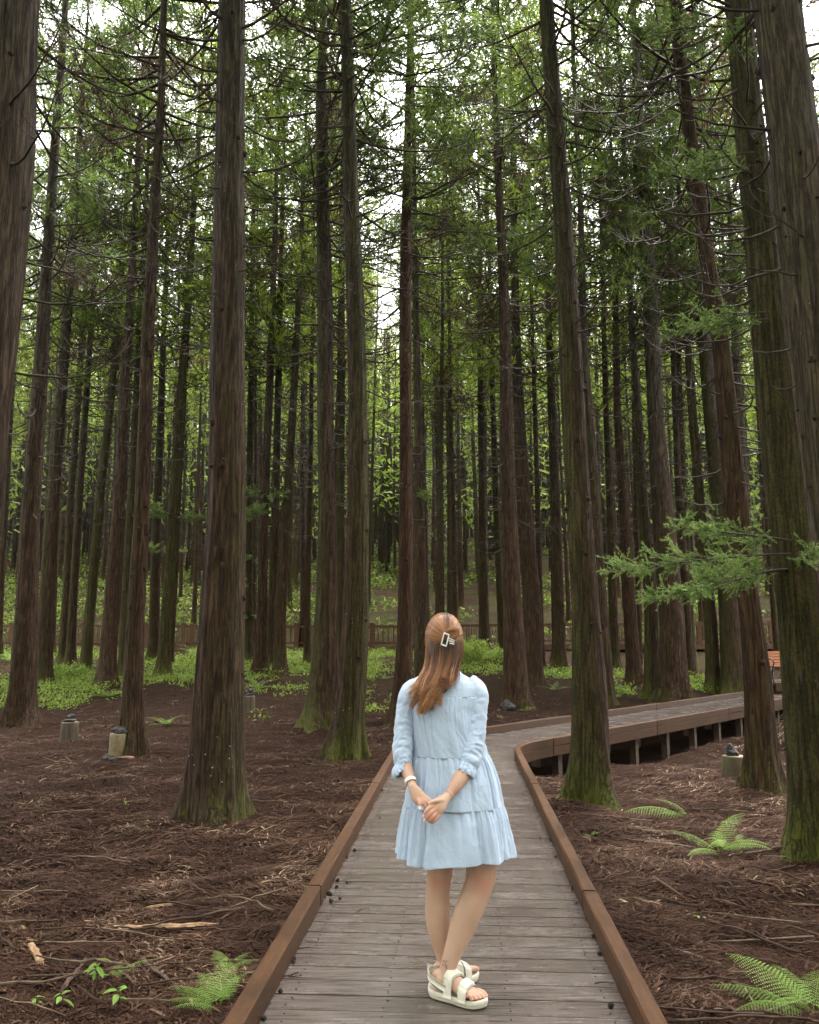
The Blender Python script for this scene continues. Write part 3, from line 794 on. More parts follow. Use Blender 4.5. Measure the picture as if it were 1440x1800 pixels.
# the far-off wood that closes the view, one mass
def leaf_mass(name, cen, n, nleaf, spread, ll, lw, mat, tint, r):
    c = cen[:, None, :] + r.normal(size=(len(cen), nleaf, 3)) * spread
    ld = unit(r.normal(size=(len(cen), nleaf, 3)) + np.array([0, 0, 0.2])); wd = unit(np.cross(ld, r.normal(size=ld.shape)))
    l = ll * r.uniform(0.6, 1.3, ld.shape[:2])[:, :, None]
    tri = np.stack([c - wd * l * lw / 2, c + wd * l * lw / 2, c + ld * l], 2).reshape(-1, 3)
    a = np.repeat(np.clip(tint[:, None] + r.normal(0, 0.1, (len(cen), nleaf)), 0.17, 1).ravel(), 3)
    return make_mesh(name, tri, np.arange(len(tri)).reshape(-1, 3), mat, False, {'tint': ('POINT', a)})
rf = np.random.default_rng(31)
nC = 9000
fy = rf.uniform(88, 122, nC); fx = rf.uniform(-80, 80, nC); hz_ = rf.random(nC)**0.85 * 23
cen = np.stack([fx, fy, ground_base(fx, fy) + hz_ + 0.3], 1)
fy = rf.uniform(56, 88, 3200); fx = rf.uniform(-1, 1, 3200) * (fy * .57 + 2)
cen = np.concatenate([cen, np.stack([fx, fy, ground_base(fx, fy) + 4 + rf.random(3200) * 12], 1)]); nC = len(cen)
far_wood = new_obj('far_wood', leaf_mass('far_wood', cen, nC, 9, 0.8, 0.75, 0.3, M['herb'], np.clip(rf.normal(0.66, 0.25, nC), 0.15, 1), rf))
tag(far_wood, 'green mass of distant trees closing the view up the slope', 'forest', kind='stuff')

# stems past counting at the back of the wood
mbs = MB()
for k in range(1500):
    y = rf.uniform(60, 122); x = rf.uniform(-1, 1) * (y * .57 + 2); z = float(ground_base(x, y)); rr = rf.uniform(.10, .19); h = rf.uniform(13, 20)
    mbs.tube(np.array([[x, y, z - .3], [x + rf.normal(0, .1), y, z + 5], [x + rf.normal(0, .3), y, z + h]]), [rr * 1.15, rr, rr * .45], 7, cap=False)
fs = new_obj('far_stems', mbs.mesh('far_stems', M['bark'])); fs['moss'] = 0.4; fs['red'] = 0.0; fs['mossdir'] = 3.6; fs['lichen'] = 0.0; fs['grey'] = 0.0
tag(fs, 'crowd of thin dark stems at the very back of the wood', 'forest', kind='stuff')
# the same wood goes on behind the photographer, outside the picture
nC = 9000
aa = rf.uniform(math.pi * .93, math.pi * 2.07, nC); dd_ = rf.uniform(20, 40, nC); cen = np.stack([np.cos(aa) * dd_, np.sin(aa) * dd_ + 2, rf.random(nC) * 21 - .2], 1)
bw = new_obj('wood_behind', leaf_mass('wood_behind', cen, nC, 8, 0.7, 0.7, 0.3, M['needles'], np.clip(rf.normal(0.5, 0.2, nC), 0.2, 1), rf))
tag(bw, 'green wood that continues behind the photographer', 'forest', kind='stuff')
# ------------------------------------------------------------------ railed walkway across the slope
M['rail'] = simple('weathered_rail_timber', (0.125, 0.066, 0.040), 0.7, 12, 0.4, 0.2)
M['rail_deck'] = simple('rail_deck_timber', (0.075, 0.048, 0.034), 0.6, 8, 0.4)
RY0, RY1 = 35.2, 36.6
def rail_z(x): return 1.17 + 0.008 * x * (x > 0) + 0.02 * math.sin(x * 0.3)
walk = thing('railed_walkway', 'far brown walkway with posts and thin railings crossing the slope behind the trees', 'walkway', (0, RY0, 0))
XS = np.arange(-24, 24.1, 1.6)
for i, x in enumerate(XS):
    for yy in (0.0, RY1 - RY0):
        mb = MB(); mb.box((0, 0, 0.46), (0.18, 0.18, 0.98)); mb.box((0, 0, 0.975), (0.22, 0.22, 0.06))
        new_obj('post', mb.mesh('post', M['rail'], False), walk, loc=(x, yy, rail_z(x)))
    mb = MB(); zb = gz(x, RY0) - 0.3 - rail_z(x); mb.box((0, 0, zb / 2 - 0.13), (0.14, 0.14, -zb))
    new_obj('support_leg', mb.mesh('support_leg', M['rail'], False), walk, loc=(x + 0.5, 0.12, rail_z(x)))
    if i + 1 < len(XS):
        x2 = XS[i + 1]; za, zb2 = rail_z(x), rail_z(x2)
        mb = MB(); mb.box((0.8, 0.7, -0.06), (1.594, 1.55, 0.10)); new_obj('deck_panel', mb.mesh('deck_panel', M['rail_deck'], False), walk, loc=(x, 0, (za + zb2) / 2))
        mb = MB(); mb.box((0.8, -0.105, -0.09), (1.596, 0.05, 0.22)); new_obj('fascia', mb.mesh('fascia', M['rail'], False), walk, loc=(x, 0, (za + zb2) / 2))
        for yy in (0.0, RY1 - RY0):
            for hh, th in ((0.86, 0.10), (0.17, 0.07)):
                mb = MB(); mb.box((0.8, 0, hh), (1.41, 0.07, th)); new_obj('rail', mb.mesh('rail', M['rail'], False), walk, loc=(x, yy, (za + zb2) / 2))
            mb = MB()
            for k in range(6): mb.box((0.23 + k * 0.228, 0, 0.505), (0.032, 0.03, 0.585))
            b = new_obj('balusters', mb.mesh('balusters', M['rail'], False), walk, loc=(x, yy, (za + zb2) / 2)); b['kind'] = 'stuff'

# ------------------------------------------------------------------ bench at the far end of the branch
M['slat'] = simple('orange_bench_slat', (0.30, 0.105, 0.035), 0.5, 18, 0.25, 0.1)
M['iron'] = simple('black_cast_iron', (0.012, 0.012, 0.013), 0.45, 40, 0.3, 0.1, 0.5)
bp = at_y(1366, 1197, 24.0)
bench = thing('park_bench', 'orange slatted bench with black curled iron ends beyond the branch of the walk', 'bench', (bp.x + 0.35, 24.0, bp.z))
bench.rotation_euler = (0, 0, math.radians(14))
for k in range(5):
    mb = MB(); mb.box((0, 0, 0), (1.5, 0.022, 0.072)); s = new_obj('back_slat', mb.mesh('back_slat', M['slat'], False), bench, loc=(0, 0.20 + k * 0.028, 0.47 + k * 0.083)); s.rotation_euler = (-0.3, 0, 0)
for k in range(5):
    mb = MB(); mb.box((0, 0, 0), (1.5, 0.075, 0.024)); new_obj('seat_slat', mb.mesh('seat_slat', M['slat'], False), bench, loc=(0, -0.24 + k * 0.088, 0.425))
for sx in (-0.72, 0.72):
    mb = MB()
    mb.tube(smooth_path([[0, -0.28, 0.0], [0, -0.22, 0.2], [0, -0.27, 0.40], [0, 0.0, 0.40], [0, 0.19, 0.42], [0, 0.30, 0.70], [0, 0.33, 0.86]], 22), 0.022, 6)
    mb.tube(smooth_path([[0, 0.30, 0.0], [0, 0.2, 0.15], [0, 0.14, 0.40]], 9), 0.022, 6)
    mb.tube(smooth_path([[0, -0.27, 0.40], [0, -0.33, 0.55], [0, -0.22, 0.62], [0, 0.0, 0.60], [0, 0.25, 0.62]], 14), 0.018, 6)
    th = np.linspace(0, 2 * math.pi * 1.3, 22); rr = np.linspace(0.10, 0.03, 22)
    mb.tube(np.stack([0 * th, -0.03 + rr * np.cos(th), 0.24 + rr * np.sin(th)], 1), 0.014, 5)
    new_obj('iron_end', mb.mesh('iron_end', M['iron']), bench, loc=(sx, 0, 0))
bdk = thing('bench_platform', 'low brown timber platform the orange bench stands on', 'platform', (bp.x + 0.35, 24.1, bp.z)); bdk.rotation_euler = (0, 0, math.radians(14))
for k in range(12):
    mb = MB(); mb.box((0, 0, -0.03), (2.3, 0.142, 0.055)); new_obj('plank', mb.mesh('plank', M['plank'], False), bdk, loc=(0, -0.85 + k * 0.15, 0))
mb = MB(); mb.box((0, -0.955, -0.11), (2.3, 0.05, 0.22)); mb.box((0, 0, -0.2), (2.1, 1.6, 0.25)); new_obj('side_board', mb.mesh('side_board', M['kerb'], False), bdk)

# ------------------------------------------------------------------ stumps with stones
def stump_material():
    m, nt, b, out = mat_new('cut_log'); N = NT(nt)
    co = N.coord(); z = N.sep(N.n('ShaderNodeNewGeometry').outputs['Normal'])[2]
    side = N.ramp(N.noise(N.mapping(co, (1, 1, 0.2)), 26, 6, 0.6), [(0.3, (0.028, 0.019, 0.013)), (0.7, (0.115, 0.080, 0.050))])
    side = N.mix(N.math('MULTIPLY', N.attr('pale', 'OBJECT'), 0.8), side, N.ramp(N.noise(co, 14, 5), [(0.3, (0.14, 0.105, 0.05)), (0.7, (0.30, 0.235, 0.125))]))
    side = N.mix(N.math('MULTIPLY', N.attr('moss', 'OBJECT'), N.rng(N.noise(co, 7, 5), 0.45, 0.6)), side, (0.075, 0.085, 0.025))
    vd = N.n('ShaderNodeVectorMath', operation='LENGTH'); N.put(vd.inputs[0], N.mapping(co, (1, 1, 0)))
    ringw = N.math('SINE', N.math('ADD', N.math('MULTIPLY', vd.outputs['Value'], 420.0), N.math('MULTIPLY', N.noise(co, 8), 6.0)))
    top = N.ramp(ringw, [(0.0, (0.15, 0.095, 0.058)), (1.0, (0.24, 0.16, 0.10))])
    c = N.mix(N.rng(z, 0.7, 0.9), side, top)
    N.put(b.inputs['Base Color'], c); b.inputs['Roughness'].default_value = 0.8
    N.put(b.inputs['Normal'], N.bump(N.noise(N.mapping(co, (1, 1, 0.2)), 30, 5), 0.6, 0.01))
    return m
M['stump'] = stump_material()
M['rock'] = simple('dark_volcanic_stone', (0.040, 0.035, 0.034), 0.75, 12, 0.55, 0.9, 0.35, 8)
M['rock_red'] = simple('reddish_stone', (0.13, 0.062, 0.050), 0.75, 12, 0.5, 0.9, 0.35, 8)
def rock_mesh(r, s):
    bm = bmesh.new(); bmesh.ops.create_icosphere(bm, subdivisions=3, radius=1.0)
    o = Vector((r.uniform(0, 50), r.uniform(0, 50), 0)); 
    for v in bm.verts:
        d = 1 + 0.42 * noise.noise(v.co * 1.1 + o) + 0.16 * noise.noise(v.co * 2.9 + o) + 0.07 * noise.noise(v.co * 7 + o)
        v.co = Vector((v.co.x * d * s[0], v.co.y * d * s[1], v.co.z * d * s[2]))
        v.co.z = max(v.co.z, -s[2] * 0.62)
    me = bpy.data.meshes.new('stone'); bm.to_mesh(me); bm.free()
    for p in me.polygons: p.use_smooth = False
    return me
rs = random.Random(5)
def stump(px, py, wpx, hpx, label, stones, pale=0.0, moss=0.3, tilt=0.0):
    g = ground_hit(px, py); Y = g.y + 0.08; s = px_per_m(px, py, Y); x = (px - 720) / s; z0 = gz(x, Y) - 0.04
    R = wpx / 2 / s; H = hpx / s + 0.05
    th = np.linspace(0, 2 * math.pi, 26, endpoint=False)
    rr = R * (1 + 0.07 * np.sin(3 * th + px) + 0.05 * np.sin(7 * th))
    prof = [(1.06, -0.08), (1.04, 0.05), (1.0, H * 0.5), (0.98, H - 0.012), (0.94, H), (0.6, H + 0.003), (0.25, H + 0.001), (0.01, H + 0.002)]
    V = np.array([[rr[j] * a * math.cos(th[j]), rr[j] * a * math.sin(th[j]), b + tilt * rr[j] * math.cos(th[j])] for a, b in prof for j in range(26)])
    o = new_obj('log_stump', make_mesh('log_stump', V, ring_quads(len(prof), 26), M['stump']), loc=(x, Y, z0))
    o['pale'] = pale; o['moss'] = moss
    tag(o, label, 'stump')
    zt = z0 + H
    for (dx, sx, sz, mt, lab) in stones:
        ro = new_obj('stone', rock_mesh(rs, (sx, sx * 0.8, sz)), loc=(x + dx, Y - 0.01, zt + sz * 0.6)); ro.data.materials.append(M[mt]); zt += sz * 1.45
        tag(ro, lab, 'stone')
    return x, Y, z0, s
stump(120, 1304, 29, 32, 'short dark cut log standing on the litter between two cedars at the left', [(0, .105, .035, 'rock', 'flat dark stone on the short dark log at the left'), (0.02, .06, .052, 'rock', 'round dark stone crowning the pile on the short dark log')])
xs_, ys_, zs_, ss_ = stump(207, 1334, 32, 40, 'tall pale yellowish stump leaning against the brown cedar', [(0.02, .11, .062, 'rock', 'angular brown stone on the tall pale stump')], 1.0, .2)
for dx, dyy, sx, sz, mt, lab in ((-.08, -.2, .07, .05, 'rock', 'rounded dark stone at the foot of the pale stump'), (.16, -.2, .12, .04, 'rock_red', 'flat reddish stone lying before the pale stump'), (.04, -.3, .06, .035, 'rock', 'small dark stone in front of the pale stump')):
    ro = new_obj('stone', rock_mesh(rs, (sx, sx * .8, sz)), loc=(xs_ + dx, ys_ + dyy, gz(xs_ + dx, ys_ + dyy) + sz * .55)); ro.data.materials.append(M[mt]); tag(ro, lab, 'stone')
stump(437, 1252, 22, 26, 'small dark log stump right of the big foreground trunk', [(0, .095, .045, 'rock', 'flat dark stone on the small log stump behind the big trunk'), (.03, .07, .065, 'rock', 'upright dark stone on the small log stump behind the big trunk')], 0.1, .1)
stump(1293, 1366, 38, 34, 'mossy cut log beside the leaning reddish cedar', [(-.03, .085, .06, 'rock', 'jagged dark stone on the mossy cut log'), (-.06, .045, .045, 'rock', 'small knobby stone topping the mossy cut log')], .25, 1.0)
g = ground_hit(1318, 1330)
ro = new_obj('stone', rock_mesh(rs, (.11, .09, .075)), loc=(g.x, g.y, gz(g.x, g.y) + .2)); ro.data.materials.append(M['rock']); ro.location.z = gz(g.x, g.y) + .05; tag(ro, 'dark stone lodged between the mossy log and the reddish cedar', 'stone')
g = ground_hit(893, 1250)
ro = new_obj('stone', rock_mesh(rs, (.17, .14, .13)), loc=(g.x, g.y - .05, gz(g.x, g.y) + .08)); ro.data.materials.append(M['rock']); tag(ro, 'dark lumpy stone at the foot of the burl-footed cedar', 'stone')

# ------------------------------------------------------------------ broken wood on the litter
M['rotwood'] = simple('rotten_pale_wood', (0.25, 0.155, 0.085), 0.8, 22, 0.5, 0.9, 0.2, 8)
M['barkwood'] = simple('brown_fallen_stick', (0.060, 0.036, 0.024), 0.75, 14, 0.45, 0.5, 0.25)
M['palestick'] = simple('grey_fallen_stick', (0.130, 0.090, 0.060), 0.7, 12, 0.4, 0.4, 0.25)
def splinter(p0, p1, w0, w1, seed, lift=0.02):
    r = np.random.default_rng(seed)
    A = np.array([p0.x, p0.y, gz(p0.x, p0.y) + lift]); B = np.array([p1.x, p1.y, gz(p1.x, p1.y) + lift])
    c = (A + B) / 2; k = 18; s = np.linspace(0, 1, k)
    pts = A + (B - A) * s[:, None] - c; pts[:, 2] += r.normal(0, 0.003, k)
    rad = (w0 + (w1 - w0) * s) / 2 * (1 + r.normal(0, 0.12, k)); rad[0] *= 0.5; rad[-1] *= 0.45
    n = 12; v = ring_verts(pts, rad * 0.62, rad, n, up=(0, 0, 1)).reshape(k, n, 3)
    v = v + (pts[:, None, :] - v) * (r.random((1, n, 1)) * 0.35 + r.random((k, n, 1)) * 0.18)
    ends = r.normal(0, 0.03, (n, 1)) * (B - A) / np.linalg.norm(B - A); v[0] += ends; v[-1] += ends[::-1]
    t = [[0, j + 1, j] for j in range(1, n - 1)] + [[(k - 1) * n, (k - 1) * n + j, (k - 1) * n + j + 1] for j in range(1, n - 1)]
    return make_mesh('wood', v.reshape(-1, 3), [ring_quads(k, n), np.array(t)], None, False), c
for k, (a, b, w0, w1, mt, lab) in enumerate([
    ((203, 1642), (382, 1640), .060, .045, 'rotwood', 'long split rotten log lying flat on the litter left of the walk'),
    ((33, 1640), (72, 1722), .075, .055, 'rotwood', 'thick broken chunk of pale rotten wood near the left edge'),
    ((252, 1597), (360, 1587), .030, .040, 'rotwood', 'pale jagged splinter of wood above the long split log'),
    ((352, 1664), (442, 1684), .028, .020, 'rotwood', 'peeled pale stick beside the left kerb near the fern'),
    ((108, 1768), (150, 1708), .034, .026, 'barkwood', 'short brown stick slanting upward near the seedling'),
    ((245, 1702), (305, 1752), .032, .020, 'barkwood', 'short broken stick slanting down left of the kerb fern'),
    ((1110, 1476), (1208, 1482), .034, .024, 'palestick', 'pale forked stick lying in front of the arching fern'),
    ((1170, 1664), (1350, 1706), .022, .012, 'palestick', 'long bowed stick pointing at the fern in the right corner')]):
    me, c = splinter(on_z(*a, -0.28), on_z(*b, -0.28), w0, w1, 60 + k)
    me.materials.append(M[mt]); o = new_obj('broken_branch', me, loc=c); tag(o, lab, 'stick')
# sticks one can tell apart, thinner: shared meshes, individual things
def stick_mesh(seed):
    r = np.random.default_rng(seed); k = 9; s = np.linspace(-0.5, 0.5, k)
    pts = np.stack([s, np.cumsum(r.normal(0, 0.013, k)), 0.01 + np.abs(np.cumsum(r.normal(0, 0.006, k)))], 1)
    mb = MB(); mb.tube(pts, 0.0085 * np.linspace(1.1, 0.55, k) * (1 + r.normal(0, 0.1, k)), 5)
    if r.random() < 0.5:
        i = int(r.integers(2, 7)); mb.tube(np.stack([pts[i], pts[i] + [0.07, r.choice([-1, 1]) * 0.06, 0.02], pts[i] + [0.13, r.choice([-1, 1]) * 0.11, 0.015]]), [0.005, 0.004, 0.002], 4)
    return mb
STICKS = [(stick_mesh(300 + k).mesh('fallen_stick', M['palestick']), stick_mesh(320 + k).mesh('fallen_stick', M['barkwood'])) for k in range(7)]
rk = np.random.default_rng(12)
def sticks(n, x0, x1, y0, y1, label, group):
    made = 0
    while made < n:
        px = rk.uniform(x0, x1); py = y0 + (y1 - y0) * rk.random()**0.8
        g = on_z(px, py, -0.28)
        if path_dist(np.array([g.x]), np.array([g.y]))[0] < HALF + 0.35: continue
        L = rk.uniform(0.2, 0.7)
        o = new_obj('fallen_stick', STICKS[int(rk.integers(7))][int(rk.random() < 0.5)], loc=(g.x, g.y, gz(g.x, g.y) + 0.022), rot=(rk.normal(0, 0.03), rk.normal(0, 0.03), rk.normal(0, 0.55) + (math.pi if rk.random() < .5 else 0)), scale=(L, L, rk.uniform(0.5, 1.1)))
        tag(o, label, 'stick', group); made += 1
sticks(40, 0, 640, 1350, 1800, 'thin bare stick lying on the needle litter left of the walk', 'sticks on the litter left of the walk')
sticks(36, 960, 1440, 1400, 1800, 'thin bare stick lying on the needle litter right of the walk', 'sticks on the litter right of the walk')
# heap of cut twigs by the bench end
g = ground_hit(1398, 1322)
hp = thing('twig_heap', 'heap of pale cut branches behind the leaning reddish cedar', 'branches', (g.x, g.y + .3, gz(g.x, g.y + .3)))
for k in range(34):
    mb = MB(); x0 = rk.normal(0, .22); 
    pts = np.array([[x0 - .25, rk.normal(0, .2), .02 + rk.random() * .1], [x0 * .6, rk.normal(0, .15), .22 + rk.random() * .15], [x0 * .3 + .25, rk.normal(0, .1), .42 + rk.random() * .25]])
    mb.tube(smooth_path(pts, 7), np.linspace(.011, .006, 7), 5); new_obj('twig', mb.mesh('twig', M['palestick']), hp)

# ------------------------------------------------------------------ needle and twig litter, too fine to count
def litter(n, rng_, ymin, ymax):
    # denser near the camera: sample evenly over the picture
    pts = []
    while sum(len(p) for p in pts) < n:
        px = rng_.uniform(-260, 1700, 40000); py = 1195 + (2050 - 1195) * rng_.random(40000)
        v = (900 - py) / FPX; dz = math.sin(PITCH) + v * math.cos(PITCH); t = (-0.28 - CAM_Z) / dz
        X = (px - 720) / FPX * t; Y = (math.cos(PITCH) - v * math.sin(PITCH)) * t
        ok = (Y > ymin) & (Y < ymax) & (path_dist(X, Y) > HALF + KW + 0.02)
        pts.append(np.stack([X[ok], Y[ok]], 1))
    P = np.concatenate(pts)[:n]
    X, Y = P[:, 0], P[:, 1]
    Z = ground_z(X, Y) + np.clip((26 - Y) / 10, 0, 1) * ((vnoise(X * 5.5, Y * 5.5, 3) - 0.5) * 0.045 + (vnoise(X * 2.7, Y * 2.7, 8) - 0.5) * 0.05)
    L = rng_.gamma(2.0, 0.030, n) * (0.5 + Y / 9) + 0.015
    cl = vnoise(X * 1.3, Y * 1.3, 1)
    a = rng_.normal(0, 0.75, n) + (cl - 0.5) * 3; tilt = rng_.normal(0.05, 0.16, n)
    d = np.stack([np.cos(a) * np.cos(tilt), np.sin(a) * np.cos(tilt), np.sin(tilt)], 1)
    w = np.stack([-np.sin(a), np.cos(a), 0 * a], 1)
    wd = (0.0016 + 0.0022 * rng_.random(n)**2.5 * (1 + Y / 7)) * np.where(rng_.random(n) < 0.06, 2.2, 1.0)
    c = np.stack([X, Y, Z + 0.004 + rng_.random(n) * 0.014], 1)
    bend = rng_.normal(0, 0.18, n)[:, None] * w * L[:, None] + np.array([0, 0, 1.0]) * (rng_.random(n)[:, None] * 0.10 * L[:, None])
    A = c - d * L[:, None] / 2; B = c + bend * 0.5; C = c + d * L[:, None] / 2
    up = np.array([0, 0, 1.0]) * wd[:, None] * 1.2
    V = np.stack([A - w * wd[:, None], A + w * wd[:, None], B - w * wd[:, None] + up, B + w * wd[:, None] + up, C], 1).reshape(-1, 3)
    o = np.arange(n)[:, None] * 5
    q = np.concatenate([o + 0, o + 1, o + 3, o + 2], 1); t = np.concatenate([o + 2, o + 3, o + 4], 1)
    tint = np.clip(rng_.beta(2.2, 2.6, n) * (0.55 + 0.75 * vnoise(X * 2.2, Y * 2.2, 6)) + (wd > 0.004) * 0.08, 0, 1)
    return make_mesh('needle_litter', V, [q, t], M['litter'], False, {'tint': ('POINT', np.repeat(tint, 5))})
lit = new_obj('needle_litter', litter(290000, np.random.default_rng(21), 1.6, 30))
tag(lit, 'brown fallen needles and broken twigs covering the forest floor', 'litter', kind='stuff')

# ------------------------------------------------------------------ fallen cones and scraps on the deck
M['cone'] = simple('dark_cone', (0.018, 0.013, 0.010), 0.7, 40, 0.4, 0.6)
def cone_mesh(seed):
    r = np.random.default_rng(seed); mb = MB()
    for k in range(11):
        u = (k + .5) / 11; ph = k * 2.4; z = 1 - 2 * u; rr = math.sqrt(1 - z * z)
        d = np.array([rr * math.cos(ph), rr * math.sin(ph), z]); 
        mb.tube(np.stack([d * .003, d * .0085, d * .0115]), [.003, .0058, .002], 5)
    return mb.mesh('fallen_cone', M['cone'], False)
CONES = [cone_mesh(k) for k in range(3)]
for (px, py) in [(619, 1442), (609, 1494), (624, 1494), (609, 1506), (594, 1547), (611, 1551), (592, 1559), (578, 1570), (581, 1572), (598, 1579), (582, 1584), (571, 1576), (518, 1685), (516, 1690), (464, 1790), (660, 1402), (668, 1437), (672, 1389), (680, 1360), (977, 1505), (968, 1475), (960, 1440), (952, 1410), (933, 1367), (938, 1382), (929, 1352), (1007, 1561), (1036, 1609), (1044, 1645), (1054, 1676), (1060, 1665), (936, 1395), (493, 1742), (1074, 1767)]:
    p = on_z(px, py, 0.008)
    o = new_obj('fallen_cone', CONES[int(rk.integers(3))], loc=p, rot=tuple(rk.random(3) * 6), scale=(rk.uniform(.8, 1.25),) * 3)
    lf = px < 720
    tag(o, 'tiny dark cone dropped on the deck along the ' + ('left' if lf else 'right') + ' kerb', 'cone', 'cones on the deck by the ' + ('left' if lf else 'right') + ' kerb')
for k, (px, py, L, a, lab) in enumerate([(637, 1600, .10, .9, 'thin dark twig lying on the deck boards left of the woman'), (540, 1668, .14, .05, 'dark twig lying across the boards by the left kerb'), (508, 1718, .13, -.1, 'ragged dark sprig on the deck by the left kerb'), (1030, 1677, .05, 1.2, 'small dark scrap on the deck by the right kerb'), (1063, 1729, .09, 0, 'short dark twig on the deck near the right kerb'), (1016, 1588, .06, .8, 'tiny forked scrap on the deck beside the right kerb'), (704, 1402, .07, .3, 'tiny curved twig on the boards left of the woman\'s wrist'), (549, 1656, .06, .1, 'pale peeled twig on the deck by the left kerb')]):
    p = on_z(px, py, 0.006); mb = MB()
    mb.tube(np.array([[-L / 2, 0, 0], [0, .008, .004], [L / 2, -.004, .001]]), [.003, .0028, .0015], 4)
    if k in (2, 5): mb.tube(np.array([[0, .004, .002], [.02, .035, .006], [.035, .06, .002]]), [.004, .004, .002], 4)
    tag(new_obj('deck_twig', mb.mesh('deck_twig', M['palestick'] if k == 7 else M['cone']), loc=p, rot=(0, 0, a)), lab, 'twig')

# ------------------------------------------------------------------ ferns
def frond_mesh(seed, L, npair, arch, wid, dtl=10):
    r = np.random.default_rng(seed); V = []; T = []; A = []
    s = np.linspace(0, 1, 14); el = np.interp(s, [0, .35, 1], [arch, arch * .45, -0.35])
    px_ = np.concatenate([[0], np.cumsum(np.cos(el[:-1]) * L / 13)]); pz = np.concatenate([[0], np.cumsum(np.sin(el[:-1]) * L / 13)])
    mb = MB(); mb.tube(np.stack([px_, 0 * px_, pz], 1), np.linspace(.0035, .001, 14), 4, a=np.full(14, .15))
    base_t = r.uniform(.45, .75)
    for i in range(npair):
        u = .16 + .84 * i / npair
        c = np.array([np.interp(u, s, px_), 0, np.interp(u, s, pz)]); e = np.interp(u, s, el)
        tn = np.array([math.cos(e), 0, math.sin(e)]); up = np.array([-math.sin(e), 0, math.cos(e)])
        pl = wid * L * math.sin(math.pi * min(1, (u * .86 + .14))**.75) * r.uniform(.92, 1.08)
        for sd in (-1, 1):
            d = np.array([0, sd, 0]) * .93 + tn * .38 - up * (.12 + .1 * r.random()); d /= np.linalg.norm(d)
            w = np.cross(up, d); w /= np.linalg.norm(w)
            m = max(3, int(dtl * pl / (wid * L) + 2)); pr = .52 * (L * .84 / npair)
            for j in range(m):
                f = j / m; q = c + d * pl * f - up * pl * .18 * f * f; ll = pr * (1 - f)**.6 * 1.0 + .001; hw = pl / m * .40
                for s2 in (-1, 1):
                    n0 = len(V); tip = q + w * s2 * ll + d * hw * .7 + up * r.normal(0, ll * .12)
                    V += [q - d * hw * .6, q + d * hw * .9, tip]; T.append([n0, n0 + 1, n0 + 2] if s2 * sd > 0 else [n0, n0 + 2, n0 + 1])
                    tt = base_t + r.normal(0, .08) + .1 * f; A += [tt, tt, tt + .06]
    mb.add(V, None, T, np.clip(A, .05, 1))
    return mb.mesh('frond', M['fern'], False, 'tint')
FRONDS = [frond_mesh(700 + k, 1.0, 22, a, w) for k, (a, w) in enumerate([(.5, .2), (.95, .22), (.7, .2), (1.1, .19), (.6, .23)])]
FRONDS_LO = [frond_mesh(720 + k, 1.0, 13, a, .19, 4) for k, a in enumerate((.6, .9, 1.1))]
def fern(px, py, fr, label, zoff=-0.28, grp=None, lo=False):
    """fr: (azimuth in degrees, length) for each frond; 0 points right, 90 away"""
    g = on_z(px, py, zoff) if not lo else ground_hit(px, py)
    t = thing('fern', label, 'fern', (g.x, g.y, gz(g.x, g.y)), grp)
    F = FRONDS_LO if lo else FRONDS
    for k, (a, L) in enumerate(fr):
        o = new_obj('frond', F[(k + int(px)) % len(F)], t, rot=(rk.normal(0, .12), rk.normal(0, .1), math.radians(a)), scale=(L, L, L * rk.uniform(.85, 1.1)))
    return t
fern(385, 1788, [(150, .34), (118, .34), (80, .30), (45, .26), (180, .28), (205, .24), (100, .38)], 'bright green fern spilling out beside the left kerb in the bottom corner')
fern(395, 1722, [(60, .22), (120, .24), (20, .2)], 'small fern tip poking up against the left kerb')
fern(190, 1740, [(20, .24), (70, .16)], 'lone small fern sprig among the seedlings at bottom left')
fern(1425, 1765, [(150, .50), (120, .56), (185, .42), (215, .34), (60, .5), (20, .45), (95, .4)], 'big bright fern in the lower right corner')
fern(1262, 1490, [(75, .5), (38, .62), (140, .5), (215, .45), (260, .5), (300, .6), (330, .5), (10, .45)], 'arching yellow-green fern standing right of the walk')
fern(1212, 1430, [(172, .75), (160, .45), (190, .4)], 'low single fern frond reaching toward the large mossy cedar')
fern(1295, 1478, [(20, .22), (50, .2), (345, .2)], 'small dark green fern beside the arching fern')
fern(1042, 1470, [(70, .16), (20, .14), (140, .12)], 'tiny fern near the right kerb')
fern(1070, 1412, [(100, .24), (60, .2), (140, .2)], 'dark little fern at the root of the large mossy cedar')
for (px, py, n, L, lab) in [(190, 1228, 8, .75, 'spreading fern in front of the brown cedar at the left'), (290, 1278, 6, .45, 'low fern left of the big foreground trunk'), (455, 1212, 9, .7, 'wide fern clump behind the small stump by the big trunk'), (262, 1170, 8, .8, 'fern beneath the slim dark cedar on the left'), (330, 1195, 7, .55, 'fern at the left side of the big trunk, farther back'), (500, 1165, 8, .9, 'fern clump below the railing left of the twin trunks'), (555, 1150, 8, .9, 'fern just left of the dark moss-rooted cedar'), (1000, 1195, 7, .6, 'fern left of the large mossy cedar behind the walk'), (975, 1215, 6, .55, 'small fern close to the far kerb of the walk'), (1085, 1228, 7, .55, 'fern behind the far kerb right of the large mossy cedar'), (20, 1165, 8, .9, 'fern at the left edge before the railing'), (340, 1150, 8, .9, 'fern seen below the railing right of the leaning lichened cedar'), (675, 1195, 5, .45, 'small fern left of the orange-red cedar'), (1005, 1145, 7, .8, 'fern under the railing behind the large mossy cedar'), (925, 1252, 5, .35, 'low fern by the burl-footed cedar'), (650, 1170, 6, .7, 'pale fern right of the twin trunks')]:
    fern(px, py, [(360 / n * k + rk.uniform(-15, 15), L * rk.uniform(.75, 1.1)) for k in range(n)], lab, lo=True)
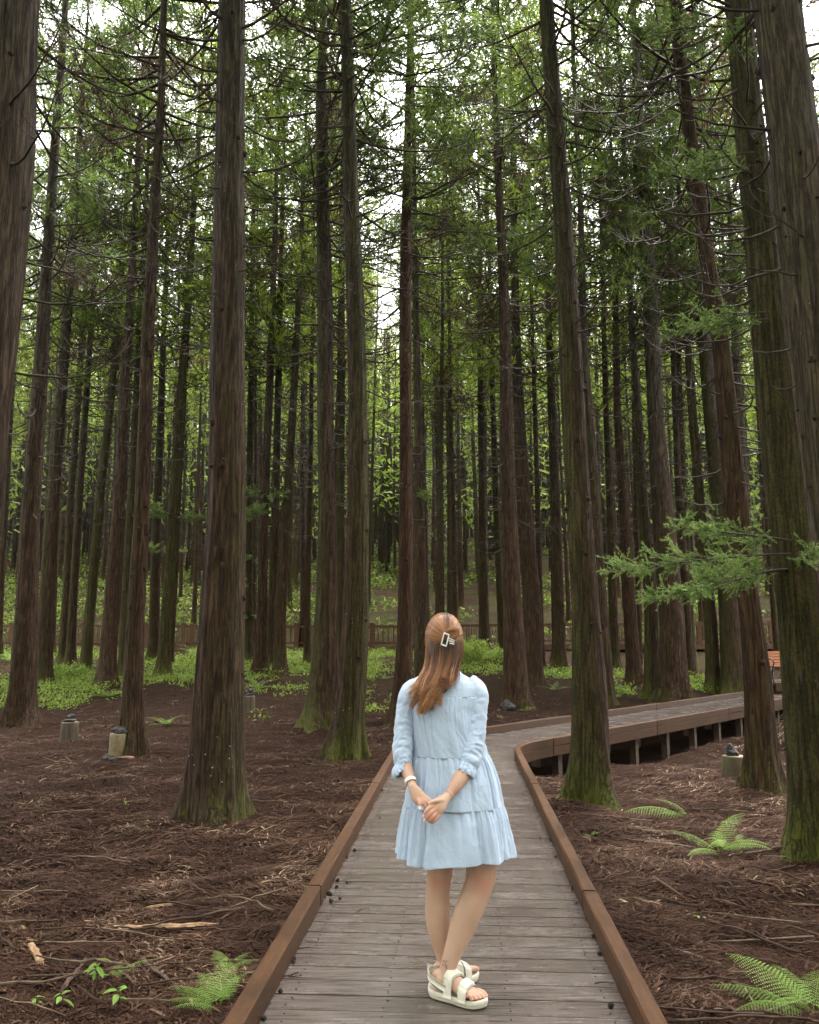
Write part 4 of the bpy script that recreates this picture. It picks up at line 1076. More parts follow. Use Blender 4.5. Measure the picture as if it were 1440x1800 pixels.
# broad-leaved seedlings, bottom left
def seedling(px, py, h, n, label, L=.055):
    g = on_z(px, py, -.28); t = thing('seedling', label, 'plant', (g.x, g.y, gz(g.x, g.y)))
    mb = MB(); mb.tube(np.array([[0, 0, -.02], [.01, 0, h * .5], [0, .01, h]]), .0025, 4); new_obj('stem', mb.mesh('stem', M['barkwood']), t)
    for k in range(n):
        u = np.linspace(0, 1, 7); w = np.sin(u * math.pi)**.8 * .21; a = k * 2.4; 
        v = np.array([[x * 1, sd * ww, .12 * x - .35 * x * x + abs(sd) * ww * .25] for x, ww in zip(u, w) for sd in (-1, 0, 1)]) * L * rk.uniform(.8, 1.4)
        me = make_mesh('leaf', v, grid_quads(7, 3), M['fern'], True, {'tint': ('POINT', np.full(len(v), rk.uniform(.3, .7)))})
        new_obj('leaf', me, t, loc=(0, 0, h * (.45 + .55 * (k + 1) / n)), rot=(rk.normal(0, .2), rk.normal(0, .2), a))
seedling(165, 1768, .16, 9, 'leafy green seedling at the bottom left among sticks')
seedling(205, 1790, .09, 6, 'low seedling right of the leafy one at bottom left')
seedling(105, 1792, .06, 5, 'tiny bright seedling at the very bottom left')
seedling(222, 1418, .05, 4, 'tiny sprout on open litter left of the big trunk', .05)
seedling(1225, 1605, .02, 3, 'tiny pale sprout on the litter right of the walk', .03)
seedling(60, 1793, .04, 4, 'small sprout at the lower left edge', .04)

# ------------------------------------------------------------------ ground cover and shrubs on the slope
rg = np.random.default_rng(44)
def cover_points(n, y0, y1, xm, thr):
    out = []
    while sum(map(len, out)) < n:
        y = np.sqrt(rg.uniform(y0**2, y1**2, 20000)); x = rg.uniform(-1, 1, 20000) * (y * .56 + 1)
        w = vnoise(x * .33 + 4, y * .33, 2) + .55 * (vnoise(x * 1.3, y * 1.3, 5) - .5) + np.where(x < -1.0, .16, -.05) - np.clip((20.5 - y) / 5, 0, 1) * .4
        ok = (w > thr) & (path_dist(x, y) > 1.3)
        out.append(np.stack([x[ok], y[ok]], 1))
    return np.concatenate(out)[:n]
P = cover_points(10000, 16.0, 35, .56, .57)
cen = np.stack([P[:, 0], P[:, 1], ground_z(P[:, 0], P[:, 1]) + rg.random(len(P))**2 * .16 + .02], 1)
gc = new_obj('ground_cover', leaf_mass('ground_cover', cen, 0, 6, np.array([.10, .10, .025]), .075, .55, M['herb'], np.clip(rg.normal(.55, .2, len(P)), .18, 1), rg))
tag(gc, 'low bright green herbs carpeting the floor between the trunks', 'ground cover', kind='stuff')
P = cover_points(2800, 38, 75, .56, .52)
cen = np.stack([P[:, 0], P[:, 1], ground_z(P[:, 0], P[:, 1]) + rg.random(len(P))**1.8 * .5 + .03], 1)
uo = new_obj('undergrowth', leaf_mass('undergrowth', cen, 0, 8, np.array([.3, .3, .15]), .28, .45, M['herb'], np.clip(rg.normal(.38, .22, len(P)), .05, 1), rg))
tag(uo, 'bright green undergrowth covering the slope beyond the railing', 'undergrowth', kind='stuff')
def shrub(px, py, h, w, n, label, tint=.6, ll=.1):
    g = ground_hit(px, py); t = thing('shrub', label, 'shrub', (g.x, g.y, gz(g.x, g.y)))
    c = rg.normal(size=(n, 3)) * np.array([w * .42, w * .42, h * .26]) + np.array([0, 0, h * .5]); c[:, 2] = np.abs(c[:, 2])
    new_obj('foliage', leaf_mass('foliage', c, 0, 8, .05, ll, .5, M['herb'], np.clip(rg.normal(tint, .18, n), .18, 1), rg), t)
    mb = MB()
    for k in range(7): mb.tube(np.array([[0, 0, -.05], [rg.normal(0, w * .15), rg.normal(0, w * .15), h * .4], [rg.normal(0, w * .4), rg.normal(0, w * .4), h * .8]]), [.012, .008, .003], 4)
    new_obj('stems', mb.mesh('stems', M['deadwood']), t)
shrub(830, 1168, .85, .8, 300, 'bright leafy bush just right of the woman\'s head', .75)
shrub(868, 1165, .5, .8, 180, 'low leafy bush under the slim straight cedar right of the woman', .6)
shrub(1165, 1150, 1.3, 1.0, 260, 'green bush before the railing behind the near-black cedar', .45)
shrub(120, 1196, .45, 1.1, 220, 'low dark-leaved bush at the foot of the two slim cedars', .35)

# ------------------------------------------------------------------ low leafy boughs of the moss-green cedar at the right edge, and small sprigs
def bough_mesh(seed, L, n2, dens, droop=.12, az_spread=.9):
    """a branch with side twigs clothed in short forward-pointing needles"""
    r = np.random.default_rng(seed); wood = MB(); V = []; A = []
    k = 12; s = np.linspace(0, 1, k)
    main = np.stack([s * L, .06 * L * np.sin(s * 3 + seed), -droop * L * s**1.5 + .10 * L * s], 1)
    wood.tube(main, np.linspace(.011, .003, k), 5)
    def clothe(pts, tn, nl):
        m = nl; t = r.random(m); ss = np.linspace(0, 1, len(pts))
        c = np.stack([np.interp(t, ss, pts[:, i]) for i in range(3)], 1); d = unit(pts[-1] - pts[0])
        ld = unit(d * .85 + r.normal(size=(m, 3)) * .5); wd = unit(np.cross(ld, r.normal(size=(m, 3))))
        l = .026 * r.uniform(.7, 1.2, m)[:, None]
        V.append(np.stack([c - wd * .0034, c + wd * .0034, c + ld * l * 1.1], 1).reshape(-1, 3))
        A.append(np.repeat(np.clip(tn + t * .25 + r.normal(0, .08, m), 0, 1), 3))
    for j in range(n2):
        u = .12 + .88 * (j + r.random()) / n2
        c = np.array([np.interp(u, s, main[:, i]) for i in range(3)])
        a = r.choice([-1, 1]) * r.uniform(.35, az_spread); tl = L * r.uniform(.16, .38) * (1.15 - .5 * u)
        e = r.normal(.12, .3); d = np.array([math.cos(a) * math.cos(e), math.sin(a) * math.cos(e), math.sin(e)])
        ss = np.linspace(0, 1, 6)[:, None]; pts = c + d * tl * ss + np.array([0, 0, 1]) * (-.16 * tl * ss + .30 * tl * ss**2)
        wood.tube(pts, np.linspace(.0035, .0015, 6), 3, cap=False)
        tn = r.uniform(.3, .75)
        clothe(pts[1:], tn, int(dens * tl * 220))
        for q in range(int(4 + tl * 16)):
            v = r.uniform(.15, .95); c2 = np.array([np.interp(v, ss[:, 0], pts[:, i]) for i in range(3)])
            d2 = unit(d * .8 + r.normal(size=3) * .55); l2 = r.uniform(.05, .13)
            p2 = c2 + d2 * l2 * np.linspace(0, 1, 4)[:, None]
            clothe(p2, tn, int(dens * l2 * 420))
    V = np.concatenate(V); A = np.concatenate(A)
    return make_mesh('foliage', V, np.arange(len(V)).reshape(-1, 3), M['spray'], False, {'tint': ('POINT', A)}), wood.mesh('leafy_branch', M['deadwood'])
BOUGHS = [bough_mesh(40, 1.55, 32, .75), bough_mesh(41, 1.0, 20, .75), bough_mesh(42, .6, 12, .75), bough_mesh(43, 1.25, 22, .75, .3)]
def add_bough(tree, px, py, az, k, s=1.0, ry=0.0, dY=0.0):
    p = at_y(px, py, tree.location.y + dY) - tree.location
    b = new_obj('leafy_branch', BOUGHS[k][1], tree, loc=p, rot=(0, ry, math.radians(az)), scale=(s, s, s))
    new_obj('foliage', BOUGHS[k][0], b)
rtree = hero_objs[-2]
for (px, py, az, k, s, ry, dY) in [(1388, 975, 172, 0, .92, .06, -.14), (1392, 950, 190, 1, 1.0, -.1, -.16), (1385, 1000, 160, 1, 1.15, .2, -.1), (1400, 985, 270, 2, .9, -.05, -.18), (1405, 975, 320, 2, 1.0, 0, -.18), (1395, 1000, 200, 3, .9, .05, -.15),
    (1328, 262, 176, 3, .75, .15, -.12), (1330, 290, 198, 1, .75, .25, -.12),
    (1350, 545, 178, 3, .75, .1, -.12), (1352, 560, 195, 1, .7, .2, -.12),
    (1306, 40, 185, 3, .9, .1, -.1), (1312, 110, 240, 1, .7, .15, -.12)]:
    add_bough(rtree, px, py, az, k, s, ry, dY)
def sprig(ti, px, py, s=1.0, n=3):
    tr = hero_objs[ti]
    for k in range(n): add_bough(tr, px + rk.uniform(-4, 4), py + rk.uniform(-6, 6), rk.uniform(150, 390), int(rk.integers(1, 3)), s * rk.uniform(.7, 1.2), rk.normal(0, .15), -.1)
for (ti, px, py, s) in [(12, 440, 1028, 1.4), (12, 442, 1085, 1.5), (12, 440, 985, 1.1), (9, 275, 965, 1.5), (9, 280, 900, 1.3), (10, 305, 905, 1.2), (13, 462, 905, 1.5), (13, 464, 870, 1.3), (21, 742, 872, .8), (35, 1196, 900, 1.2), (35, 1192, 870, 1.2)]:
    sprig(ti, px, py, s, 3)
# ------------------------------------------------------------------ the woman on the boardwalk
YB = 3.80
def B(px, py, dy=0.0): return np.array(at_y(px, py, YB + dy))
def zpy(py, dy=0.0): return at_y(790, py, YB + dy).z
def skin_material():
    m, nt, b, out = mat_new('skin'); N = NT(nt)
    co = N.coord()
    f = N.noise(co, 9, 4); g = N.noise(co, 120, 3)
    red = N.attr('blush')
    c = N.ramp(f, [(0.3, (0.46, 0.280, 0.195)), (0.7, (0.53, 0.340, 0.245))])
    c = N.mix(N.math('MULTIPLY', red, 0.75), c, (0.56, 0.22, 0.155))
    N.put(b.inputs['Base Color'], c)
    b.inputs['Roughness'].default_value = 0.46; b.inputs['Specular IOR Level'].default_value = 0.35
    b.inputs['Subsurface Weight'].default_value = 0.12; b.inputs['Subsurface Radius'].default_value = (1.0, 0.35, 0.2); b.inputs['Subsurface Scale'].default_value = 0.006
    N.put(b.inputs['Normal'], N.bump(g, 0.08, 0.002))
    return m
def cloth_material():
    m, nt, b, out = mat_new('light_blue_cotton'); N = NT(nt)
    co = N.coord()
    w1 = N.noise(N.mapping(co, (1, 1, .8)), 17, 4, .55, 1.6); w2 = N.noise(co, 8, 3, .5, 1.0)
    we = N.noise(co, 900, 2)
    c = N.ramp(w2, [(0.3, (0.415, 0.505, 0.65)), (0.7, (0.46, 0.55, 0.69))])
    N.put(b.inputs['Base Color'], c); b.inputs['Roughness'].default_value = 0.72
    b.inputs['Sheen Weight'].default_value = 0.25; b.inputs['Specular IOR Level'].default_value = 0.25
    rid = N.math('ABSOLUTE', N.math('SUBTRACT', w1, 0.5))
    h = N.math('ADD', N.math('MULTIPLY', rid, -1.3), N.math('ADD', N.math('MULTIPLY', w2, 0.8), N.math('MULTIPLY', we, 0.03)))
    N.put(b.inputs['Normal'], N.bump(h, 0.35, 0.014))
    return m
def hair_material():
    m, nt, b, out = mat_new('auburn_hair'); N = NT(nt)
    c = N.ramp(N.attr('tint'), [(0.0, (0.014, 0.007, 0.005)), (0.3, (0.072, 0.027, 0.013)), (0.6, (0.200, 0.078, 0.031)), (0.85, (0.40, 0.185, 0.072)), (1.0, (0.56, 0.30, 0.135))])
    N.put(b.inputs['Base Color'], c); b.inputs['Roughness'].default_value = 0.36; b.inputs['Specular IOR Level'].default_value = 0.5
    return m
M['skin'] = skin_material(); M['cloth'] = cloth_material(); M['hair'] = hair_material()
M['sandal'] = simple('ivory_sandal', (0.66, 0.62, 0.52), 0.55, 40, 0.06, 0.05)
M['sole'] = simple('cream_foam_sole', (0.60, 0.54, 0.43), 0.7, 60, 0.08, 0.1)
M['white'] = simple('white_plastic', (0.80, 0.79, 0.76), 0.3, 30, 0.04, 0.0, 0.5)
M['nail'] = simple('pale_nail', (0.78, 0.62, 0.58), 0.2, 30, 0.05, 0.0, 0.6)
M['silver'] = simple('thin_chain', (0.62, 0.52, 0.42), 0.3, 30, 0.1, 0.0, 0.6)
M['ink'] = simple('ankle_tattoo_ink', (0.055, 0.055, 0.075), 0.5, 30, 0.2)

feet0 = on_z(795, 1765, 0.0)
woman = thing('person', 'woman seen from behind in a light blue tiered dress, hands clasped behind her back', 'person', (feet0.x, feet0.y, 0.002))
WO = np.array(woman.location)
def pobj(name, mesh, parent=None):
    """a mesh given in world coordinates, parented to the woman"""
    o = new_obj(name, mesh, parent or woman)
    if parent is None: o.location = -Vector(WO)
    return o

body = MB()
def limb(rows, n=20, up=(1, 0, 0), k=24):
    """rows: (x, y, z, r_across, r_deep)"""
    P_ = smooth_path(np.array(rows, float), k)
    v = ring_verts(P_[:, :3], P_[:, 3], P_[:, 4], n, up)
    m = len(P_); t = []
    v = np.concatenate([v, P_[:1, :3], P_[-1:, :3]])
    for j in range(n): t += [[m * n, (j + 1) % n, j], [m * n + 1, (m - 1) * n + j, (m - 1) * n + (j + 1) % n]]
    body.add(v, ring_quads(m, n), t)
def row(px, py, dy, ra, rb=None): return [*B(px, py, dy), ra, rb if rb else ra]
# torso, neck, head
limb([row(800, 1440, 0, .13, .10), row(799, 1410, 0, .155, .115), row(796, 1370, 0, .135, .10), row(790, 1330, 0, .115, .085), row(786, 1280, 0, .125, .09), row(783, 1235, 0, .135, .09), row(781, 1210, 0, .12, .07), row(781, 1190, 0, .06, .055)], 28, (1, 0, 0), 30)
limb([row(781, 1205, .01, .055, .055), row(781, 1180, .015, .047, .05), row(781, 1155, .02, .048, .055)], 20, (1, 0, 0), 12)
limb([row(781, 1168, .04, .035, .05), row(781, 1160, .025, .055, .075), row(780, 1140, .015, .070, .088), row(780, 1120, .01, .075, .092), row(780, 1100, .01, .066, .082), row(780, 1085, .01, .035, .045)], 28, (1, 0, 0), 26)
# nose, brow, lips, chin and ears on the far side of the head
hc = B(780, 1128, .01)
for (dx, dyy, dz, r_) in [(0, .10, -.02, .013), (0, .107, -.03, .014), (-.012, .098, -.033, .010), (.012, .098, -.033, .010), (0, .096, .0, .010), (0, .090, -.055, .016), (0, .092, -.062, .015), (0, .078, -.088, .022)]:
    c = hc + np.array([dx, dyy, dz]); limb([[c[0], c[1] - .012, c[2], r_ * .7, r_ * .7], [c[0], c[1], c[2], r_, r_], [c[0], c[1] + .008, c[2], r_ * .6, r_ * .6]], 10, (1, 0, 0), 6)
for sx in (-1, 1):
    c = hc + np.array([sx * .068, .004, -.012]); limb([[c[0], c[1], c[2] - .03, .008, .012], [c[0] + sx * .006, c[1], c[2], .008, .019], [c[0] + sx * .006, c[1], c[2] + .026, .007, .014]], 12, (1, 0, 0), 8)
# arms
limb([row(730, 1213, 0, .034), row(718, 1237, -.01, .036), row(711, 1280, -.03, .038), row(709, 1325, -.06, .034), row(712, 1345, -.09, .031), row(717, 1360, -.13, .027), row(722, 1374, -.17, .020, .018), row(726, 1384, -.195, .019, .016)], 18, (1, 0, 0), 30)
limb([row(830, 1214, 0, .036), row(836, 1245, -.02, .040), row(833, 1290, -.05, .040), row(827, 1330, -.085, .037), row(820, 1352, -.115, .0365), row(811, 1366, -.145, .0345), row(800, 1382, -.18, .0285), row(789, 1397, -.205, .0205, .018), row(783, 1404, -.215, .0215, .018)], 18, (1, 0, 0), 34)
# hands: palms, then five fingers each
def chain(rows, n=12, k=14): limb([row(*r_) for r_ in rows], n, (0.2, -1, 0.1), k)
limb([row(725, 1382, -.192, .018, .017), row(730, 1391, -.205, .015, .026), row(736, 1401, -.215, .013, .030), row(743, 1410, -.222, .0115, .026)], 18, (0.1, -1, 0.2), 16)
chain([(735, 1404, -.222, .0095), (737, 1412, -.236, .0088), (738, 1421, -.242, .0066)])                     # index pointing down
chain([(740, 1405, -.222, .0095), (746, 1414, -.232, .009), (752, 1424, -.236, .0085), (757, 1432, -.236, .0066)])
chain([(744, 1405, -.222, .0095), (752, 1411, -.232, .009), (760, 1421, -.236, .0085), (763, 1430, -.238, .0066)])
chain([(746, 1401, -.218, .0088), (755, 1406, -.226, .008), (763, 1413, -.232, .0075), (767, 1422, -.234, .006)])
chain([(728, 1387, -.205, .011), (738, 1393, -.20, .0095), (747, 1399, -.205, .0085), (754, 1404, -.212, .007)])
limb([row(785, 1402, -.214, .018, .019), row(778, 1409, -.236, .015, .027), row(771, 1417, -.250, .0135, .033), row(766, 1424, -.257, .012, .029)], 18, (0.1, -1, 0.2), 16)
chain([(763, 1416, -.258, .0098), (754, 1421, -.270, .0092), (748, 1429, -.272, .0085), (744, 1435, -.268, .0066)])
chain([(765, 1422, -.260, .0100), (757, 1429, -.273, .0093), (751, 1437, -.274, .0086), (746, 1442, -.268, .0066)])
chain([(768, 1428, -.260, .0096), (761, 1436, -.272, .009), (755, 1442, -.272, .0082), (750, 1445, -.266, .0064)])
chain([(773, 1432, -.256, .0088), (767, 1440, -.266, .008), (761, 1445, -.266, .0074), (757, 1447, -.262, .0058)])
chain([(778, 1407, -.240, .0125), (769, 1408, -.254, .0105), (760, 1410, -.262, .0093), (753, 1415, -.264, .0072)])
# legs
limb([row(826, 1400, .0, .095, .10), row(838, 1460, .0, .083, .085), row(845, 1510, -.01, .070, .072), row(846, 1540, -.02, .0655, .066), row(838, 1567, -.03, .0615, .063), row(826.5, 1594, -.045, .0615, .064), row(816, 1622, -.055, .0565, .058), row(803.5, 1655, -.065, .0455, .047), row(793, 1684, -.07, .0365, .040), row(787.5, 1702, -.07, .0335, .038), row(784, 1722, -.068, .0335, .042)], 26, (1, 0, 0), 46)
limb([row(780, 1400, .03, .095, .10), row(776, 1460, .05, .078, .085), row(775, 1515, .06, .0600, .066), row(771.5, 1548, .055, .0545, .060), row(769.5, 1580, .05, .0545, .062), row(769.5, 1605, .04, .0555, .062), row(773, 1638, .035, .0495, .054), row(779, 1668, .03, .0405, .043), row(783.5, 1694, .025, .0335, .037), row(785, 1710, .025, .0325, .039)], 26, (1, 0, 0), 42)
# feet
FEET = [dict(h=np.array([.090, 3.762]), t=np.array([.314, 3.618]), med=1, name='right'), dict(h=np.array([.093, 3.785]), t=np.array([.292, 3.950]), med=-1, name='left')]
FSEC = np.array([(.004, .068, .016, .020), (.02, .070, .027, .031), (.05, .076, .032, .040), (.085, .078, .034, .043), (.12, .070, .036, .036), (.15, .062, .041, .028), (.18, .054, .0435, .021), (.20, .050, .042, .016), (.212, .048, .037, .012)])
ANK = [(784, 1722, -.068), (785, 1710, .025)]
for F, an in zip(FEET, ANK):
    f = F['t'] - F['h']; F['L'] = np.linalg.norm(f); f = f / F['L']; s_ = np.array([-f[1], f[0]]); F['f'] = f; F['s'] = s_
    def fp(d, s, z, F=F): 
        q = F['h'] + F['f'] * d + F['s'] * s; return np.array([q[0], q[1], z])
    F['fp'] = fp
    a = B(*an); z0 = fp(.055, 0, .075)
    limb([[*a, .034, .040], [*((a * 2 + z0) / 3), .034, .042], [*z0, .033, .042], [*fp(.06, 0, .06), .03, .04]], 22, (1, 0, 0), 14)
    rows = []
    P_ = smooth_path(np.array([[*fp(d, 0, z), w, h] for d, z, w, h in FSEC]), 34)
    n = 22; v = ring_verts(P_[:, :3], P_[:, 4], P_[:, 3], n, (0, 0, 1)); m = len(P_); t = []
    v[:, 2] = np.maximum(v[:, 2], .031)
    v = np.concatenate([v, P_[:1, :3], P_[-1:, :3]])
    for j in range(n): t += [[m * n, (j + 1) % n, j], [m * n + 1, (m - 1) * n + j, (m - 1) * n + (j + 1) % n]]
    body.add(v, ring_quads(m, n), t)
    F['toes'] = []
    for k, (so_, ln, r_) in enumerate([(.028, .256, .0125), (.010, .254, .0088), (-.006, .246, .0084), (-.021, .236, .0080), (-.034, .224, .0076)]):
        sd = so_ * F['med']
        p = [fp(.19, sd * .95, .050), fp((.19 + ln) / 2 + .006, sd * 1.02, .051), fp(ln - .012, sd * 1.04, .044), fp(ln, sd * 1.04, .040)]
        limb([[*p[0], r_, r_], [*p[1], r_ * 1.0, r_ * .95], [*p[2], r_ * 1.02, r_ * .9], [*p[3], r_ * .6, r_ * .55]], 12, (0, 0, 1), 12)
        F['toes'].append((p[3], r_, f))
bm_tmp = new_obj('body', body.mesh('body_src', M['skin']))
md = bm_tmp.modifiers.new('r', 'REMESH'); md.mode = 'VOXEL'; md.voxel_size = 0.0032; md.use_smooth_shade = True
ms = bm_tmp.modifiers.new('s', 'SMOOTH'); ms.factor = 0.5; ms.iterations = 4
dg = bpy.context.evaluated_depsgraph_get()
bme = bpy.data.meshes.new_from_object(bm_tmp.evaluated_get(dg)); bme.name = 'body'
bpy.data.objects.remove(bm_tmp)
bc = np.zeros(len(bme.vertices) * 3); bme.vertices.foreach_get('co', bc); bc = bc.reshape(-1, 3)
bl = np.zeros(len(bc))
for c, rad in [(B(742, 1430, -.26), .045), (B(756, 1438, -.27), .045), (B(738, 1416, -.24), .03)] + [(t_[0], .03) for F in FEET for t_ in F['toes']] + [(F['fp'](.01, 0, .06), .03) for F in FEET] + [(B(846, 1552, -.08), .05), (B(770, 1552, 0), .04), (B(800, 1392, -.2), .02)]:
    bl = np.maximum(bl, np.exp(-(np.linalg.norm(bc - c, axis=1) / rad)**2) * .8)
at = bme.attributes.new('blush', 'FLOAT', 'POINT'); at.data.foreach_set('value', bl.astype(np.float32))
bme.polygons.foreach_set('use_smooth', np.ones(len(bme.polygons), dtype=bool))
bme.materials.clear(); bme.materials.append(M['skin'])
body_o = pobj('body', bme)
def nail(p, d, up, s, mt='nail'):
    d = np.array(d, float); d /= np.linalg.norm(d); up = np.array(up, float); up = up - d * up.dot(d); up /= np.linalg.norm(up); w = np.cross(up, d)
    g = [(a, b_) for a in np.linspace(-1, 1, 5) for b_ in np.linspace(-1, 1, 5)]
    v = [np.array(p) + d * s * 1.25 * a * (1 - .12 * b_ * b_) + w * s * b_ * (1 - .25 * max(0, a)**2) + up * s * (.16 - .35 * b_ * b_) for a, b_ in g]
    pobj('nail', make_mesh('nail', v, grid_quads(5, 5), M[mt]))
nail(B(738, 1420, -.2495), B(738, 1421, -.242) - B(737, 1412, -.238), (0.1, -1, .1), .0052, 'white')
nail(B(744.5, 1434.5, -.2775), B(744, 1435, -.268) - B(748, 1429, -.272), (-.2, -1, .2), .0048); nail(B(746.5, 1441.5, -.2775), B(746, 1442, -.268) - B(751, 1437, -.274), (-.2, -1, .2), .0048)
nail(B(750.5, 1444.5, -.2745), (-1, 0, -.6), (-.2, -1, .3), .0045)
for F in FEET:
    for (p, r_, f) in F['toes']:
        nail(p + np.array([-f[0] * .006, -f[1] * .006, r_ * .62]), (f[0], f[1], -.35), (0, 0, 1), r_ * .55)
# ankle tattoo: a few inked strokes on the skin of the near ankle
bvh_n = None
def ink_stroke(pts, w):
    P2 = []
    for (px, py) in pts:
        d = np.array(ray(px, py)); d /= np.linalg.norm(d); o = np.array([0, 0, CAM_Z])
        rel = bc - o; tt = rel @ d; dist = np.linalg.norm(rel - tt[:, None] * d, axis=1)
        ok = dist < .004
        if not ok.any(): return
        P2.append(o + d * (tt[ok].min() - .0012))
    mb = MB(); mb.tube(np.array(P2), w, 5); pobj('tattoo', mb.mesh('tattoo', M['ink']))
for st in [[(778.5, 1690), (780, 1688), (782.5, 1690.5), (784, 1693)], [(781, 1697), (783, 1696), (785.5, 1698)], [(784, 1701), (786, 1703)], [(777.5, 1694), (779, 1697)], [(785, 1688), (786.5, 1690)], [(783, 1700), (785.5, 1700)]]:
    ink_stroke(st, .0013)

# ---- sandals
def strap_mesh(F, d0, d1, grow=.007, th=.0035, tilt=0.0, phis=(0.0, math.pi), n=26, zlow=.026):
    ph = np.linspace(*phis, n); rows = np.linspace(d0, d1, 6); V = []
    for lay in (0.0, th):
        for i, d in enumerate(rows):
            for p in ph:
                dd = d + tilt * math.cos(p) * F['med']
                w = np.interp(dd, FSEC[:, 0], FSEC[:, 2]); h = np.interp(dd, FSEC[:, 0], FSEC[:, 3]); zc = np.interp(dd, FSEC[:, 0], FSEC[:, 1])
                e = grow + lay + (-.0012 if i in (0, 5) and lay > 0 else 0)
                c_, s_ = math.cos(p), math.sin(p)
                V.append(F['fp'](dd, (w + e) * np.sign(c_) * abs(c_)**.85, max(zlow, zlow + (zc - zlow) * min(1, s_ * 2.2) + (h + e) * max(0, s_)**.9 * 1.0)))
    V = np.array(V); m = len(rows); q = grid_quads(m, n); off = m * n
    q2 = q[:, ::-1] + off if False else q + off
    e = []
    for j in range(n - 1): e += [[j, off + j, off + j + 1, j + 1], [(m - 1) * n + j, (m - 1) * n + j + 1, off + (m - 1) * n + j + 1, off + (m - 1) * n + j]]
    for i in range(m - 1): e += [[i * n, (i + 1) * n, off + (i + 1) * n, off + i * n], [i * n + n - 1, off + i * n + n - 1, off + (i + 1) * n + n - 1, (i + 1) * n + n - 1]]
    return make_mesh('strap', V, np.concatenate([q[:, ::-1], q2, np.array(e)]), M['sandal'])
for F in FEET:
    sd = new_obj('sandal', None, woman, loc=-Vector(WO)); sd['label'] = 'ivory strap sandal on her ' + F['name'] + ' foot'
    L = .272; u = np.linspace(0, 2 * math.pi, 60, endpoint=False)
    def outline(ins):
        pts = []
        for a in u:
            x = .5 - .5 * math.cos(a); sg = math.sin(a)
            w = np.interp(x, [0, .05, .12, .3, .5, .72, .88, .96, 1], [.010, .026, .034, .0365, .040, .0485, .042, .028, .010])
            sh = np.interp(x, [0, .5, 1], [0, .002, .010]) * F['med']
            sy = (1 if sg >= 0 else -1) * w * (1 if 0 < x < 1 else 0) * (abs(sg)**.15 if abs(sg) > 1e-6 else 0) + sh
            pts.append((-.008 + L * x, sy))
        pts = np.array(pts); c = np.array([L / 2 - .01, 0]); 
        return pts + (c - pts) / np.linalg.norm(c - pts, axis=1)[:, None] * ins
    def stack(levels, name, mt):
        V = []
        for z, ins, rise in levels:
            for (d, s) in outline(ins): V.append(F['fp'](d, s, z + rise * max(0, (d - .2) / .07)**2 * .010 + rise * max(0, (.03 - d) / .04)**2 * .006))
        n = 60; m = len(levels); V = np.array(V); cap = [[m * n - n + (j), m * n - n + (j + 1) % n, m * n] for j in range(n)] + [[(j + 1) % n, j, m * n + 1] for j in range(n)]
        V = np.concatenate([V, V[-n:].mean(axis=0)[None], V[:n].mean(axis=0)[None]])
        new_obj(name, make_mesh(name, V, [ring_quads(m, n), np.array(cap)], M[mt]), sd)
    stack([(0.0025, .006, 1), (.004, .003, 1), (.009, .001, 1), (.0115, .0025, 1)], 'outsole', 'sole')
    stack([(.012, .0012, 1), (.014, -.0015, 1), (.024, -.002, 1), (.0305, -.0005, 1), (.033, .002, 1), (.0335, .006, 1), (.031, .012, 1)], 'footbed', 'sandal')
    new_obj('strap', strap_mesh(F, .158, .196, .006), sd)
    new_obj('strap', strap_mesh(F, .098, .138, .007, tilt=.012), sd)
    new_obj('strap_flap', strap_mesh(F, .100, .136, .0115, .003, .012, (.9, 2.6)), sd)
    new_obj('strap_flap', strap_mesh(F, .160, .194, .0100, .003, 0, (.8, 2.2)), sd)
    # heel strap: a ribbon round the back of the ankle
    k = 30; a = np.linspace(-1, 1, k)
    path = np.array([F['fp'](0.088 - .106 * math.cos(t_ * math.pi / 2)**.75 * 1.0 + .012, .0445 * np.sign(t_) * min(1, abs(t_) * 1.9)**.8, .060 + .040 * math.cos(t_ * math.pi / 2)) for t_ in a])
    T_, N_, B_ = frames(path, (0, 0, 1)); V = []
    for lay in (0, .0035):
        for w in (-.0125, 0, .0125): V.append(path + N_ * w + B_ * lay)
    V = np.array(V).reshape(-1, 3); q = np.concatenate([grid_quads(3, k), grid_quads(3, k)[:, ::-1] + 3 * k])
    e = [[j, j + 1, 3 * k + j + 1, 3 * k + j] for j in range(k - 1)] + [[2 * k + j, 5 * k + j, 5 * k + j + 1, 2 * k + j + 1] for j in range(k - 1)]
    new_obj('heel_strap', make_mesh('heel_strap', V, np.concatenate([q, np.array(e)]), M['sandal']), sd)

# ---- dress
SIL = np.array([  # py, left x, right x, half depth
 (1176, 760, 806, .052), (1184, 744, 812, .062), (1192, 730, 826, .074), (1199, 717, 842, .086), (1208, 713, 848, .097), (1222, 716, 845, .110), (1245, 721, 838, .122), (1280, 724, 842, .128), (1310, 726, 852, .130), (1331, 728, 858, .132), (1345, 724, 866, .142), (1370, 721, 873, .155), (1400, 715, 879, .168), (1420, 712, 883, .176), (1432, 709, 888, .185), (1455, 706, 892, .192), (1480, 703, 897, .198), (1505, 700, 901, .203), (1530, 698, 903, .206)])
SZ = np.array([zpy(p) for p in SIL[:, 0]]); SXL = np.array([B(x, p)[0] for p, x in SIL[:, :2]]); SXR = np.array([B(x, p)[0] for p, x in SIL[:, [0, 2]]])
o_ = np.argsort(SZ)
def dress_at(z):
    xl = np.interp(z, SZ[o_], SXL[o_]); xr = np.interp(z, SZ[o_], SXR[o_]); b = np.interp(z, SZ[o_], SIL[o_, 3]); return (xl + xr) / 2, (xr - xl) / 2, b
dress = new_obj('dress', None, woman, loc=-Vector(WO))
def ridge(x): return 1 - 2 * np.abs(x - .5)
